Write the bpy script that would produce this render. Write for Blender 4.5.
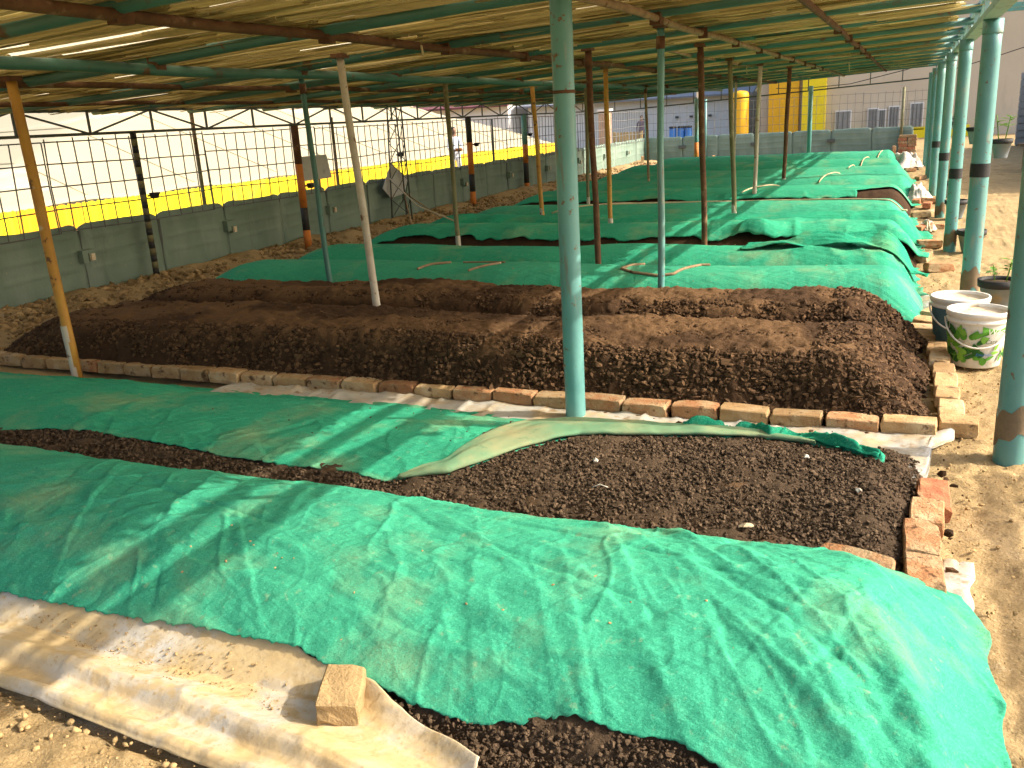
import bpy, math, random
import numpy as np
from mathutils import Matrix, Vector

for o in list(bpy.data.objects): bpy.data.objects.remove(o)
scn = bpy.context.scene
col = scn.collection
rng = np.random.default_rng(7)
random.seed(7)
PI = math.pi

# ------------------------------------------------------------------ camera
cam_d = bpy.data.cameras.new('camera'); cam = bpy.data.objects.new('camera', cam_d); col.objects.link(cam)
CAM_H = 1.55
vp = np.array([915-512, 384-97, -890.0]); yd = vp/np.linalg.norm(vp)
up = np.cross(np.array([1, .058, 0.0]), -yd); up /= np.linalg.norm(up)
if up[1] < 0: up = -up
xd = np.cross(yd, up)
Rm = Matrix([list(xd), list(yd), list(up)])
cam.matrix_world = Matrix.Translation((0, 0, CAM_H)) @ Rm.to_4x4()
cam_d.sensor_width = 36; cam_d.lens = 36*890/1024
cam_d.clip_start = .05; cam_d.clip_end = 2000
scn.camera = cam

# ------------------------------------------------------------------ sky, sun, exposure
SUN_EL, SUN_AZ = math.radians(36), math.radians(11)      # azimuth measured from +x towards +y
world = bpy.data.worlds.new('World'); scn.world = world; world.use_nodes = True
nt = world.node_tree; nt.nodes.clear()
sky = nt.nodes.new('ShaderNodeTexSky'); sky.sky_type = 'NISHITA'; sky.sun_disc = False
sky.sun_elevation = SUN_EL; sky.sun_rotation = math.radians(90)-SUN_AZ
sky.air_density = 1.0; sky.dust_density = 5.0; sky.ozone_density = 1.0
bg = nt.nodes.new('ShaderNodeBackground'); bg.inputs[1].default_value = .15
wo = nt.nodes.new('ShaderNodeOutputWorld')
nt.links.new(sky.outputs[0], bg.inputs[0]); nt.links.new(bg.outputs[0], wo.inputs[0])
sd = bpy.data.lights.new('sun', 'SUN'); sd.energy = 2.6; sd.angle = math.radians(.42); sd.color = (1, .92, .79)
sun = bpy.data.objects.new('sun', sd); col.objects.link(sun)
sdir = Vector((math.cos(SUN_EL)*math.cos(SUN_AZ), math.cos(SUN_EL)*math.sin(SUN_AZ), math.sin(SUN_EL)))
sun.rotation_euler = sdir.to_track_quat('Z', 'Y').to_euler(); sun.location = (20, 5, 20)
scn.view_settings.view_transform = 'Standard'; scn.view_settings.look = 'None'
scn.view_settings.exposure = 1.6; scn.view_settings.gamma = 1
scn.view_settings.use_curve_mapping = False
scn.render.resolution_x = 1024; scn.render.resolution_y = 768
scn.render.engine = 'CYCLES'
scn.cycles.max_bounces = 8; scn.cycles.diffuse_bounces = 5

# ------------------------------------------------------------------ noise helpers
_tab = np.random.default_rng(3).random((256, 256))
def vnoise(x, y, seed=0):
    x = np.asarray(x, float)+seed*17.31; y = np.asarray(y, float)+seed*9.77
    xi = np.floor(x).astype(int); yi = np.floor(y).astype(int); fx = x-xi; fy = y-yi
    fx = fx*fx*fx*(fx*(fx*6-15)+10); fy = fy*fy*fy*(fy*(fy*6-15)+10)
    a = _tab[xi & 255, yi & 255]; b = _tab[(xi+1) & 255, yi & 255]
    c = _tab[xi & 255, (yi+1) & 255]; d = _tab[(xi+1) & 255, (yi+1) & 255]
    return ((a*(1-fx)+b*fx)*(1-fy)+(c*(1-fx)+d*fx)*fy)*2-1
def fbm(x, y, s=1., o=4, seed=0, gain=.5):
    r = 0; a = 1
    for i in range(o):
        r = r+a*vnoise(x/s, y/s, seed+i*3); s /= 2.03; a *= gain
    return r
def ridge(x, y, s=1., o=3, seed=0, p=4):
    r = 0; a = 1
    for i in range(o):
        r = r+a*(1-np.abs(vnoise(x/s, y/s, seed+i*5)))**p; s /= 2.1; a *= .5
    return r
def crumb(x, y, cell, seed=0):
    x = np.asarray(x)/cell; y = np.asarray(y)/cell
    xi = np.floor(x).astype(int); yi = np.floor(y).astype(int); best = np.full(np.shape(x), 9.); hh = np.zeros(np.shape(x))
    for i in (-1, 0, 1):
        for j in (-1, 0, 1):
            cx_ = xi+i; cy_ = yi+j
            px = cx_+_tab[(cx_+seed*31) & 255, cy_ & 255]; py = cy_+_tab[cx_ & 255, (cy_+seed*57+91) & 255]
            d = (x-px)**2+(y-py)**2; m = d < best
            best = np.where(m, d, best); hh = np.where(m, _tab[(cx_+13) & 255, (cy_+seed+5) & 255], hh)
    return np.sqrt(np.clip(1-best*1.1, 0, 1))*(.4+.6*hh)
def sstep(a, b, x):
    t = np.clip((np.asarray(x, float)-a)/(b-a), 0, 1); return t*t*(3-2*t)
def spline(pts):
    p = np.array(pts, float); o = np.argsort(p[:, 0]); p = p[o]
    return lambda x: np.interp(x, p[:, 0], p[:, 1])

# ------------------------------------------------------------------ mesh helpers
def fast_mesh(name, V, F, smooth=True):
    V = np.ascontiguousarray(V, np.float32).reshape(-1, 3); F = np.ascontiguousarray(F, np.int32)
    n, k = F.shape
    me = bpy.data.meshes.new(name)
    me.vertices.add(len(V)); me.vertices.foreach_set('co', V.ravel())
    me.loops.add(n*k); me.loops.foreach_set('vertex_index', F.ravel())
    me.polygons.add(n); me.polygons.foreach_set('loop_start', np.arange(0, n*k, k, dtype=np.int32))
    me.polygons.foreach_set('use_smooth', np.full(n, smooth, bool))
    me.update(calc_edges=True); me.validate(); return me
def grid_faces(ny, nx):
    i = np.arange(ny-1)[:, None]*nx+np.arange(nx-1)[None, :]
    return np.stack([i, i+1, i+nx+1, i+nx], -1).reshape(-1, 4)
def grid_mesh(name, X, Y, Z, smooth=True, mask=None):
    ny, nx = X.shape; F = grid_faces(ny, nx)
    if mask is not None:
        F = F[mask.reshape(-1)[F].all(1)]
    V = np.stack([X, Y, Z], -1).reshape(-1, 3)
    if mask is not None:
        used = np.unique(F); mp = np.zeros(len(V), int); mp[used] = np.arange(len(used)); V = V[used]; F = mp[F]
        me = fast_mesh(name, V, F, smooth); me['used'] = 0; return me
    return fast_mesh(name, V, F, smooth)
def setattr_f(me, name, vals):
    a = me.attributes.new(name, 'FLOAT', 'POINT'); a.data.foreach_set('value', np.ascontiguousarray(vals, np.float32).ravel())
class MB:
    def __init__(s): s.V = []; s.F = []; s.S = []
    def add(s, V, F, smooth=False):
        b = len(s.V); s.V += [tuple(v) for v in V]; s.F += [tuple(i+b for i in f) for f in F]; s.S += [smooth]*len(F); return s
    def box(s, c, d, rz=0, M=None):
        x, y, z = [q/2 for q in d]
        V = [Vector((i*x, j*y, k*z)) for i in (-1, 1) for j in (-1, 1) for k in (-1, 1)]
        R_ = Matrix.Rotation(rz, 3, 'Z') if M is None else M
        V = [R_ @ v+Vector(c) for v in V]
        return s.add(V, [(0, 1, 3, 2), (4, 6, 7, 5), (0, 4, 5, 1), (2, 3, 7, 6), (0, 2, 6, 4), (1, 5, 7, 3)])
    def bar(s, a, b, w, h=None):
        a = Vector(a); b = Vector(b); d = b-a; h = h or w
        q = d.to_track_quat('X', 'Z').to_matrix(); return s.box((a+b)/2, (d.length, w, h), M=q)
    def tube(s, pts, r, seg=10, caps=True):
        pts = [Vector(p) for p in pts]; n = len(pts)
        r = [r]*n if isinstance(r, (int, float)) else r
        V = []; F = []; u = None
        for i, p in enumerate(pts):
            t = (pts[min(i+1, n-1)]-pts[max(i-1, 0)]).normalized()
            if u is None:
                u = t.orthogonal().normalized()
            u = (u-t*u.dot(t)).normalized(); w = t.cross(u)
            for k in range(seg):
                a = 2*PI*k/seg; V.append(p+(u*math.cos(a)+w*math.sin(a))*r[i])
        for i in range(n-1):
            for k in range(seg):
                F.append((i*seg+k, i*seg+(k+1) % seg, (i+1)*seg+(k+1) % seg, (i+1)*seg+k))
        s.add(V, F, True)
        if caps:
            b = len(s.V)-len(V)
            s.F.append(tuple(b+k for k in range(seg))[::-1]); s.S.append(False)
            s.F.append(tuple(b+(n-1)*seg+k for k in range(seg))); s.S.append(False)
        return s
    def lathe(s, prof, seg=32, c=(0, 0, 0)):
        V = []; F = []
        for (r, z) in prof:
            for k in range(seg):
                a = 2*PI*k/seg; V.append((c[0]+r*math.cos(a), c[1]+r*math.sin(a), c[2]+z))
        for i in range(len(prof)-1):
            for k in range(seg): F.append((i*seg+k, i*seg+(k+1) % seg, (i+1)*seg+(k+1) % seg, (i+1)*seg+k))
        return s.add(V, F, True)
    def mesh(s, name):
        me = bpy.data.meshes.new(name); me.from_pydata(s.V, [], s.F); me.update()
        me.polygons.foreach_set('use_smooth', s.S); return me
    def build(s, name, m, parent=None): return obj(name, s.mesh(name), m, parent)
def obj(name, me, m=None, parent=None, loc=None):
    o = bpy.data.objects.new(name, me); col.objects.link(o)
    if m is not None:
        if len(me.materials) == 0: me.materials.append(m)
    if parent is not None:
        o.parent = parent
        if loc is None: o.location = -parent.matrix_basis.translation      # mesh written in world coordinates
    if loc is not None: o.location = loc
    return o
def tag(o, label, cat, group=None, kind=None):
    if label: o['label'] = label
    if cat: o['category'] = cat
    if group: o['group'] = group
    if kind: o['kind'] = kind
    return o
def thing(name, label, cat, loc=(0, 0, 0), group=None):
    o = bpy.data.objects.new(name, None); col.objects.link(o); o.location = loc; o.empty_display_size = .1
    return tag(o, label, cat, group)
def struct(o): o['kind'] = 'structure'; return o
def solidify(o, t, off=-1):
    m = o.modifiers.new('thickness', 'SOLIDIFY'); m.thickness = t; m.offset = off; return o

# ------------------------------------------------------------------ materials
def mat(name, base, var=None, scale=3., lo=.35, hi=.65, rough=.85, bump=0., bscale=60., bdist=.01, bump2=None, layers=(),
        rnd=None, amt=.25, stretch=(1, 1, 1), trans=0., coord='pos', spec=.25, metallic=0., attr=None, tcol=None, detail=6, crease=()):
    m = bpy.data.materials.new(name); m.use_nodes = True; t = m.node_tree; N = t.nodes; L = t.links
    bs = N['Principled BSDF']; bs.inputs['Roughness'].default_value = rough; bs.inputs['Metallic'].default_value = metallic
    bs.inputs['Specular IOR Level'].default_value = spec
    if coord == 'pos': src = N.new('ShaderNodeNewGeometry').outputs['Position']
    else: src = N.new('ShaderNodeTexCoord').outputs['Object']
    def vec(st):
        if st == (1, 1, 1): return src
        mp = N.new('ShaderNodeMapping'); mp.inputs['Scale'].default_value = st; L.new(src, mp.inputs[0]); return mp.outputs[0]
    def noise(sc, st=(1, 1, 1), d=detail, ro=.6):
        n = N.new('ShaderNodeTexNoise'); n.inputs['Scale'].default_value = sc; n.inputs['Detail'].default_value = d
        n.inputs['Roughness'].default_value = ro; L.new(vec(st), n.inputs['Vector']); return n.outputs[0]
    def rng_(s_, a, b, c=0., d=1.):
        r = N.new('ShaderNodeMapRange'); r.inputs[1].default_value = a; r.inputs[2].default_value = b
        r.inputs[3].default_value = c; r.inputs[4].default_value = d; L.new(s_, r.inputs[0]); return r.outputs[0]
    def mix(f, a, b, mode='MIX'):
        x = N.new('ShaderNodeMix'); x.data_type = 'RGBA'; x.blend_type = mode
        if isinstance(f, float): x.inputs[0].default_value = f
        else: L.new(f, x.inputs[0])
        for s_, i in ((a, 6), (b, 7)):
            if isinstance(s_, tuple): x.inputs[i].default_value = (*s_, 1)
            else: L.new(s_, x.inputs[i])
        return x.outputs[2]
    c = mix(rng_(noise(scale, stretch), lo, hi), base, var or tuple(q*.6 for q in base))
    for ly in layers:
        lc, lsc, a, b = ly[:4]; st = ly[4] if len(ly) > 4 else (1, 1, 1); am = ly[5] if len(ly) > 5 else 1.
        c = mix(rng_(noise(lsc, st), a, b, 0, am), c, lc)
    if attr:
        at = N.new('ShaderNodeAttribute'); at.attribute_name = attr[0]; c = mix(at.outputs['Fac'], c, attr[1])
    if rnd:
        if rnd == 'island': r = N.new('ShaderNodeNewGeometry').outputs['Random Per Island']
        else: r = N.new('ShaderNodeObjectInfo').outputs['Random']
        v = rng_(r, 0, 1, 1-amt, 1+amt); cb = N.new('ShaderNodeCombineColor')
        for i in range(3): L.new(v, cb.inputs[i])
        c = mix(1., c, cb.outputs[0], 'MULTIPLY')
    cr = []
    for (csc, cst, cang, cd) in crease:           # long straight creases: noise stretched along one direction
        mp = N.new('ShaderNodeMapping'); mp.inputs['Rotation'].default_value = (0, 0, cang); L.new(src, mp.inputs[0])
        m2 = N.new('ShaderNodeMapping'); m2.inputs['Scale'].default_value = cst; L.new(mp.outputs[0], m2.inputs[0])
        n_ = N.new('ShaderNodeTexNoise'); n_.inputs['Scale'].default_value = csc; n_.inputs['Detail'].default_value = 3; L.new(m2.outputs[0], n_.inputs['Vector'])
        cr.append((n_.outputs[0], cd))
    L.new(c, bs.inputs['Base Color'])
    if bump:
        h = noise(bscale, stretch, 5)
        b = N.new('ShaderNodeBump'); b.inputs['Strength'].default_value = bump; b.inputs['Distance'].default_value = bdist
        L.new(h, b.inputs['Height'])
        if bump2:
            b2 = N.new('ShaderNodeBump'); b2.inputs['Strength'].default_value = bump2[0]; b2.inputs['Distance'].default_value = bump2[2]
            L.new(noise(bump2[1], (1, 1, 1), 4), b2.inputs['Height']); L.new(b.outputs[0], b2.inputs['Normal']); b = b2
        for (h_, d_) in cr:
            b3_ = N.new('ShaderNodeBump'); b3_.inputs['Strength'].default_value = .9; b3_.inputs['Distance'].default_value = abs(d_); b3_.invert = d_ < 0
            L.new(h_, b3_.inputs['Height']); L.new(b.outputs[0], b3_.inputs['Normal']); b = b3_
        L.new(b.outputs[0], bs.inputs['Normal'])
    if trans:
        tr = N.new('ShaderNodeBsdfTranslucent'); mx = N.new('ShaderNodeMixShader'); mx.inputs[0].default_value = trans
        if tcol: tr.inputs[0].default_value = (*tcol, 1)
        else: L.new(c, tr.inputs[0])
        L.new(bs.outputs[0], mx.inputs[1]); L.new(tr.outputs[0], mx.inputs[2]); L.new(mx.outputs[0], N['Material Output'].inputs[0])
    return m

SAND = mat('sand', (.38, .27, .13), (.27, .185, .085), 2.2, .35, .7, .95, .8, 90, .012, (.5, 400, .004),
           layers=[((.52, .46, .36), 1.1, .62, .76), ((.22, .155, .08), 5.5, .55, .70), ((.20, .17, .13), 1.7, .58, .74, (1, 1, 1), .35), ((.20, .14, .07), 30, .60, .7, (1, 1, 1), .6), ((.15, .10, .05), 120, .55, .66, (1, 1, 1), .6), ((.46, .35, .19), 75, .55, .68, (1, 1, 1), .6)], spec=.1)
RUBBLE = mat('rubble', (.33, .225, .11), (.20, .13, .06), 9, .3, .7, .95, .6, 120, .01, rnd='island', amt=.4, spec=.1)
CLOD_SAND = mat('sand_clod', (.38, .26, .12), (.28, .19, .088), 14, .3, .7, .95, .6, 150, .006, rnd='island', amt=.25, spec=.1)
SOIL2 = mat('dark_compost', (.092, .061, .036), (.052, .034, .020), 9, .3, .7, .95, 1., 180, .010, (.7, 600, .004),
            layers=[((.13, .075, .035), 4.5, .58, .75)], spec=.12)
SOIL3 = mat('black_compost', (.062, .034, .017), (.032, .017, .0085), 7, .3, .7, .95, 1., 120, .012, (.7, 420, .004),
            layers=[((.055, .028, .012), 3.5, .55, .75)], attr=('dry', (.150, .085, .040)), spec=.12)
CLOD2 = mat('compost_clod', (.098, .066, .040), (.046, .030, .018), 30, .3, .7, .95, .8, 300, .004, rnd='island', amt=.45, spec=.12)
CLOD3 = mat('wet_compost_clod', (.100, .057, .029), (.046, .026, .013), 18, .3, .7, .95, .8, 220, .005, rnd='island', amt=.55, spec=.12)
def cloth_mat(name, a=(.034, .30, .162), b=(.024, .245, .142), dust=.55, dust_c=(.30, .30, .14), ds=2.2):
    return mat(name, a, b, 1.6, .35, .65, .95, .7, 330, .004, (.35, 34, .008),
               layers=[((.010, .15, .09), 7, .60, .74, (1, 1.6, 1), .5), (dust_c, ds, .52, .80, (1, 1, 1), dust), ((.12, .28, .15), 13, .57, .75, (.6, 1, 1), .3),
                       ((.02, .13, .075), 45, .60, .74, (1, 1, 1), .45), ((.08, .44, .26), 150, .50, .66, (1, 1, 1), .55), ((.010, .12, .075), 190, .53, .68, (1, 1, 1), .55), ((.32, .34, .19), 26, .62, .74, (1, 1, 1), .4)],
               crease=[(5.0, (.22, 3.2, .3), .35, .014), (6.0, (.25, 3.4, .3), -.9, .010), (4.0, (.3, 3.0, .3), 1.35, .008)], spec=.08)
CL_A = cloth_mat('green_net_cloth', (.045, .305, .172), (.032, .25, .15), dust=.6)
CL_B = cloth_mat('green_net_cloth_dusty', dust=.75)
CL_C = cloth_mat('green_net_cloth_deep', (.016, .27, .14), (.012, .20, .115), .6, (.20, .25, .09))
CL_UNDER = mat('cloth_underside', (.14, .22, .12), (.09, .20, .115), 6, .3, .7, .95, .4, 300, .003, layers=[((.26, .23, .12), 4, .44, .70, (1, 1, 1), .8), ((.06, .14, .08), 30, .58, .7, (1, 1, 1), .5)], spec=.05)
PLASTIC = mat('white_plastic_sheet', (.48, .46, .41), (.41, .38, .32), 5, .35, .7, .5, .35, 30, .01,
              layers=[((.46, .34, .17), 2.6, .36, .56, (1, 1.8, 1), .95), ((.42, .30, .14), 11, .5, .62, (1, 1.6, 1), .8), ((.38, .27, .13), 60, .58, .68)], crease=[(4.0, (.3, 2.6, .3), .1, .016), (5.0, (.3, 3.0, .3), -.8, .010)], spec=.35)
PLASTIC2 = mat('clean_plastic_sheet', (.40, .385, .335), (.33, .31, .26), 5, .35, .7, .45, .4, 24, .012,
               layers=[((.40, .30, .17), 5, .46, .66), ((.25, .17, .09), 14, .58, .68)], spec=.35)
BRICK_O = mat('orange_brick', (.34, .16, .072), (.38, .22, .11), 14, .35, .65, .95, 1., 90, .012, (.5, 300, .004), layers=[((.40, .30, .17), 7, .46, .66), ((.12, .06, .03), 26, .58, .68), ((.09, .055, .03), 9, .62, .70)], rnd='obj', amt=.2, spec=.1)
BRICK_T = mat('dusty_brick', (.37, .25, .12), (.31, .185, .085), 10, .35, .65, .92, .8, 110, .008, (.4, 350, .003), layers=[((.42, .32, .19), 8, .48, .68), ((.13, .08, .045), 24, .58, .68), ((.10, .06, .03), 9, .62, .70)], rnd='obj', amt=.22, spec=.1)
BRICK_R = mat('red_brick', (.33, .115, .06), (.42, .20, .10), 14, .35, .65, .92, .8, 110, .008, (.4, 350, .003), layers=[((.45, .33, .19), 7, .6, .75)], rnd='obj', amt=.15, spec=.1)
TEAL = mat('teal_paint', (.085, .225, .21), (.11, .27, .245), 4, .3, .7, .42, .25, 60, .003,
           layers=[((.20, .25, .18), 3, .52, .70, (1, 1, .25), .7), ((.14, .075, .035), 22, .63, .67), ((.16, .085, .04), 14, .60, .70, (1, 1, .12), .75), ((.30, .26, .18), 9, .60, .70, (1, 1, .3), .6), ((.05, .15, .14), 5, .56, .7, (1, 1, .4), .5)], spec=.4)
TEAL_D = mat('green_paint_pipe', (.045, .125, .098), (.06, .155, .125), 5, .3, .7, .5, .3, 60, .004, layers=[((.10, .05, .022), 6, .60, .68)], spec=.35)
RUST = mat('rusty_steel', (.13, .062, .028), (.07, .032, .017), 12, .3, .7, .8, .6, 120, .005, layers=[((.22, .14, .08), 7, .58, .7)], spec=.25)
RUSTPALE = mat('weathered_bamboo_pipe', (.30, .22, .13), (.17, .11, .06), 9, .3, .7, .8, .5, 120, .005, layers=[((.09, .045, .02), 14, .6, .68)], spec=.2)
YEL_POST = mat('worn_yellow_paint', (.42, .23, .035), (.33, .15, .03), 8, .3, .7, .6, .4, 90, .004, layers=[((.10, .05, .02), 14, .6, .67), ((.40, .36, .26), 6, .62, .72)], spec=.3)
ORANGE_P = mat('orange_paint', (.52, .17, .025), (.40, .12, .02), 9, .3, .7, .6, .4, 90, .004, layers=[((.10, .05, .02), 12, .60, .67)], spec=.3)
BLACK_P = mat('black_paint', (.02, .02, .02), (.035, .032, .028), 9, .3, .7, .6, .3, 90, .004, layers=[((.16, .10, .05), 14, .66, .72)], spec=.3)
PALE_P = mat('whitewashed_pipe', (.46, .42, .34), (.34, .29, .21), 8, .3, .7, .7, .4, 90, .004, layers=[((.14, .07, .03), 12, .60, .66)], spec=.3)
OLIVE_P = mat('olive_pipe', (.17, .16, .075), (.12, .10, .05), 8, .3, .7, .7, .4, 90, .004, layers=[((.30, .25, .15), 5, .58, .68)], spec=.3)
STEEL_D = mat('dark_steel', (.055, .065, .06), (.08, .085, .075), 8, .3, .7, .6, .2, 90, .003, layers=[((.12, .06, .03), 10, .6, .7)], spec=.35)
WIRE = mat('mesh_wire', (.15, .15, .14), (.09, .085, .075), 8, .3, .7, .6, spec=.3)
WALLG = mat('grey_green_panel', (.165, .225, .175), (.125, .18, .14), 2.5, .3, .7, .6, .4, 40, .006,
            layers=[((.22, .27, .22), 5, .5, .7, (.5, .5, .12), .8), ((.30, .26, .16), 24, .66, .72), ((.06, .075, .055), 3, .6, .75, (1, 1, .3), .6)], spec=.3)
REED = mat('dry_reed', (.47, .40, .215), (.34, .28, .145), 3, .3, .7, .8, .6, 70, .006, stretch=(.12, 1, 1), rnd='island', amt=.65, trans=.52, tcol=(.68, .59, .35),
           layers=[((.13, .09, .045), 2.0, .50, .66, (.5, 1, 1), .85), ((.56, .45, .25), 1.4, .58, .72, (.3, 1, 1), .8), ((.16, .115, .06), 55, .58, .70, (.5, 1, 1), .7)], spec=.15)
STRAW = mat('thatch_sheet', (.50, .37, .16), (.34, .24, .10), 2.5, .3, .7, .9, .8, 60, .02, stretch=(.15, 1, 1), trans=.70, tcol=(.62, .54, .36), layers=[((.10, .065, .03), 1.8, .55, .7)], spec=.1)
CREAM = mat('cream_tarpaulin', (.33, .285, .18), (.31, .27, .175), .6, .3, .7, .6, .1, 6, .02, layers=[((.62, .60, .52), .8, .6, .75, (1, .3, 1), .35)], spec=.2)
YELLOW = mat('yellow_sheet', (.70, .56, .012), (.68, .53, .012), 2, .3, .7, .5, layers=[((.50, .38, .05), 2.5, .55, .72, (1, 1, .4), .7)], spec=.3, rnd='obj', amt=.05)
YELLOW_O = mat('amber_sheet', (.66, .36, .012), (.60, .33, .012), 2, .3, .7, .5, spec=.3)
BEIGE = mat('beige_render', (.48, .415, .315), (.43, .37, .28), .7, .3, .7, .9, .3, 20, .01, layers=[((.32, .29, .23), 1.5, .58, .75, (1, 1, .3), .6)], spec=.1)
LTGREY = mat('pale_wall', (.68, .66, .63), (.60, .585, .56), 1.2, .3, .7, .8, .3, 20, .01, spec=.1)
GREY = mat('grey_metal_roof', (.20, .21, .23), (.16, .17, .19), 1.2, .3, .7, .6, spec=.3)
GLASS = mat('dark_pane', (.19, .19, .19), (.26, .26, .25), 3, .3, .7, .25, spec=.5)
BLACKR = mat('black_rubber', (.018, .017, .016), (.03, .028, .025), 9, .3, .7, .7, spec=.3)
POT = mat('grey_pot', (.19, .22, .23), (.14, .16, .17), 8, .3, .7, .6, layers=[((.28, .21, .12), 7, .55, .7)], spec=.3)
LEAF = mat('leaf', (.16, .30, .035), (.09, .20, .025), 12, .3, .7, .6, trans=.3, spec=.3)
ROPE = mat('cream_rope', (.50, .43, .28), (.38, .31, .18), 40, .3, .7, .9, .5, 300, .002, spec=.1)
SIGNG = mat('grey_board', (.40, .40, .39), (.46, .45, .43), 14, .3, .7, .8, layers=[((.28, .28, .28), 8, .58, .7, (.3, 1, 1))], spec=.2)
SACKW = mat('white_woven_sack', (.46, .44, .39), (.36, .33, .28), 8, .3, .7, .8, .4, 90, .006, layers=[((.36, .28, .17), 6, .56, .7)], spec=.2)
BLUE = mat('blue_plastic', (.03, .14, .42), (.04, .18, .48), 3, .3, .7, .4, spec=.4)
DUST_W = mat('dried_paint', (.52, .40, .24), (.60, .52, .40), 12, .3, .7, .8, .5, 60, .005, layers=[((.30, .19, .09), 10, .58, .68)], spec=.2)
WHITE_PL = mat('white_bucket_plastic', (.70, .68, .62), (.60, .56, .47), 9, .3, .7, .45, layers=[((.40, .30, .17), 10, .57, .72)], spec=.4)
DIRTBAND = mat('mud_splash', (.20, .145, .085), (.13, .10, .065), 14, .3, .7, .9, .5, 120, .004, spec=.1)
CRETE = mat('block_wall', (.30, .29, .27), (.24, .235, .22), 3, .3, .7, .9, .5, 60, .006, spec=.1)
WOOD = mat('grey_wood', (.20, .14, .085), (.12, .085, .05), 5, .3, .7, .85, .4, 60, .004, stretch=(1, .2, 1), spec=.15)

# ------------------------------------------------------------------ bed shapes (z of the soil surface)
def prof(t, p=3.): return np.clip(1-np.abs(2*t-1)**p, 0, None)
def bed1(x, y):
    t = np.clip((y-1.69)/(2.90-1.69), 0, 1); e = sstep(.30, -.10, x)*sstep(-6.6, -6.2, x)
    return .225*prof(t, 2.3)*e**.7+.02*sstep(1.5, 1.66, y)*e+.012*fbm(x, y, .9, 2, 4)*e
def bed2(x, y):
    t = np.clip((y-2.86)/(4.06-2.86), 0, 1); e = sstep(.15, -.06, x)**.8*sstep(-6.7, -6.2, x)
    return (.035*e+.085*prof(t, 2.4)*e)*np.where((y > 2.8) & (y < 4.1), 1, 1)*sstep(4.12, 3.96, y)+.012*fbm(x, y, .8, 3, 14)*e
_b3 = spline([(4.46, 0), (4.49, .06), (4.53, .15), (4.575, .235), (4.64, .285), (4.85, .30), (5.30, .305), (5.45, .27), (5.58, .175), (5.68, .150),
              (5.73, .20), (5.79, .27), (5.87, .305), (6.35, .30), (6.5, .22), (6.62, .10), (6.72, 0)])
def bed3(x, y):
    yy = y+.05*fbm(x, y*0, .9, 3, 8)
    wob = .5+.5*vnoise(x/.8, y/.8, 21)
    e = np.clip(sstep(.14, -.28, x+.06*vnoise(y/.3, x*0, 5)), 0, 1)**.7*np.clip(sstep(-6.55, -5.7, x+.2*vnoise(y/.4, x*0, 6)), 0, 1)**.8
    return _b3(yy)*e*(.9+.16*wob)
MOUNDS = [  # y0, y1, height, left x, right x
    (6.68, 7.72, .30, -6.75, .16), (7.70, 8.80, .31, -6.55, .10), (9.08, 10.35, .355, -6.4, .12), (10.35, 11.65, .30, -6.5, .16), (11.65, 13.05, .30, -6.4, .06),
    (13.5, 15.2, .32, -6.4, .05), (15.25, 17.3, .34, -6.5, .15), (17.35, 19.4, .33, -6.4, .05), (19.6, 21.6, .36, -6.6, -.1), (21.7, 23.7, .40, -6.3, -.2)]
def mound(i, x, y):
    y0, y1, h, xl, xr = MOUNDS[i]
    t = (y-y0)/(y1-y0); inside = np.clip(t, 0, 1)
    e = np.clip(sstep(xr, xr-.30, x), 0, 1)**.5*np.clip(sstep(xl, xl+.8, x), 0, 1)**.7
    return h*prof(inside, 3.2)*e*(1+.05*vnoise(x/.9, y/1.2, 30+i))

# ------------------------------------------------------------------ ground
def axis(segs):
    out = []
    for a, b, st in segs: out += list(np.arange(a, b-1e-6, st))
    out.append(segs[-1][1]); return np.array(out)
gx = axis([(-900, -100, 200), (-100, -20, 16), (-20, -8.2, 1.2), (-8.2, -6.4, .06), (-6.4, -3, .2), (-3, .0, .025), (.0, 1.4, .014), (1.4, 4, .05), (4, 20, 1), (20, 100, 16), (100, 900, 200)])
gy = axis([(-900, -100, 200), (-100, -10, 15), (-10, 1.0, .5), (1.0, 2.0, .014), (2.0, 5, .02), (5, 10, .035), (10, 31, .15), (31, 60, 2), (60, 100, 10), (100, 900, 200)])
X, Y = np.meshgrid(gx, gy)
near = ((X > -9) & (X < 4.5) & (Y > .5) & (Y < 31)).astype(float)
Z = near*(.010*fbm(X, Y, .5, 4, 1)+.010*fbm(X, Y, .07, 3, 2)+.009*crumb(X, Y, .045, 2)*(.4+.6*vnoise(X/.25, Y/.25, 3))-.012)
wallrub = np.exp(-((X+7.75)/.45)**2)*near*(Y < 29)
Z += wallrub*(.06+.05*fbm(X, Y, .5, 3, 6)+.04*crumb(X, Y, .13, 4))
frontl = near*sstep(.0, -.03, Y-(1.465-.075*(X+2.4))+.01)*(X < -.9)
Z += frontl*(.034*crumb(X+.03*vnoise(X/.05, Y/.05, 2), Y, .10, 9)+.012*crumb(X, Y, .035, 5)+.02*fbm(X, Y, .25, 3, 12))
Z -= near*sstep(.0, -.3, X)*(X > -6.7)*((Y > 1.9) & (Y < 6.3))*.02
Z = np.where((X > -6.6) & (X < -.8) & (Y > 1.40) & (Y < 2.0) & (Y > 1.455-.075*(X+2.4)), np.minimum(Z, .0)-.008, Z)
g = obj('ground', grid_mesh('ground', X, Y, Z), SAND); struct(g)

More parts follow.
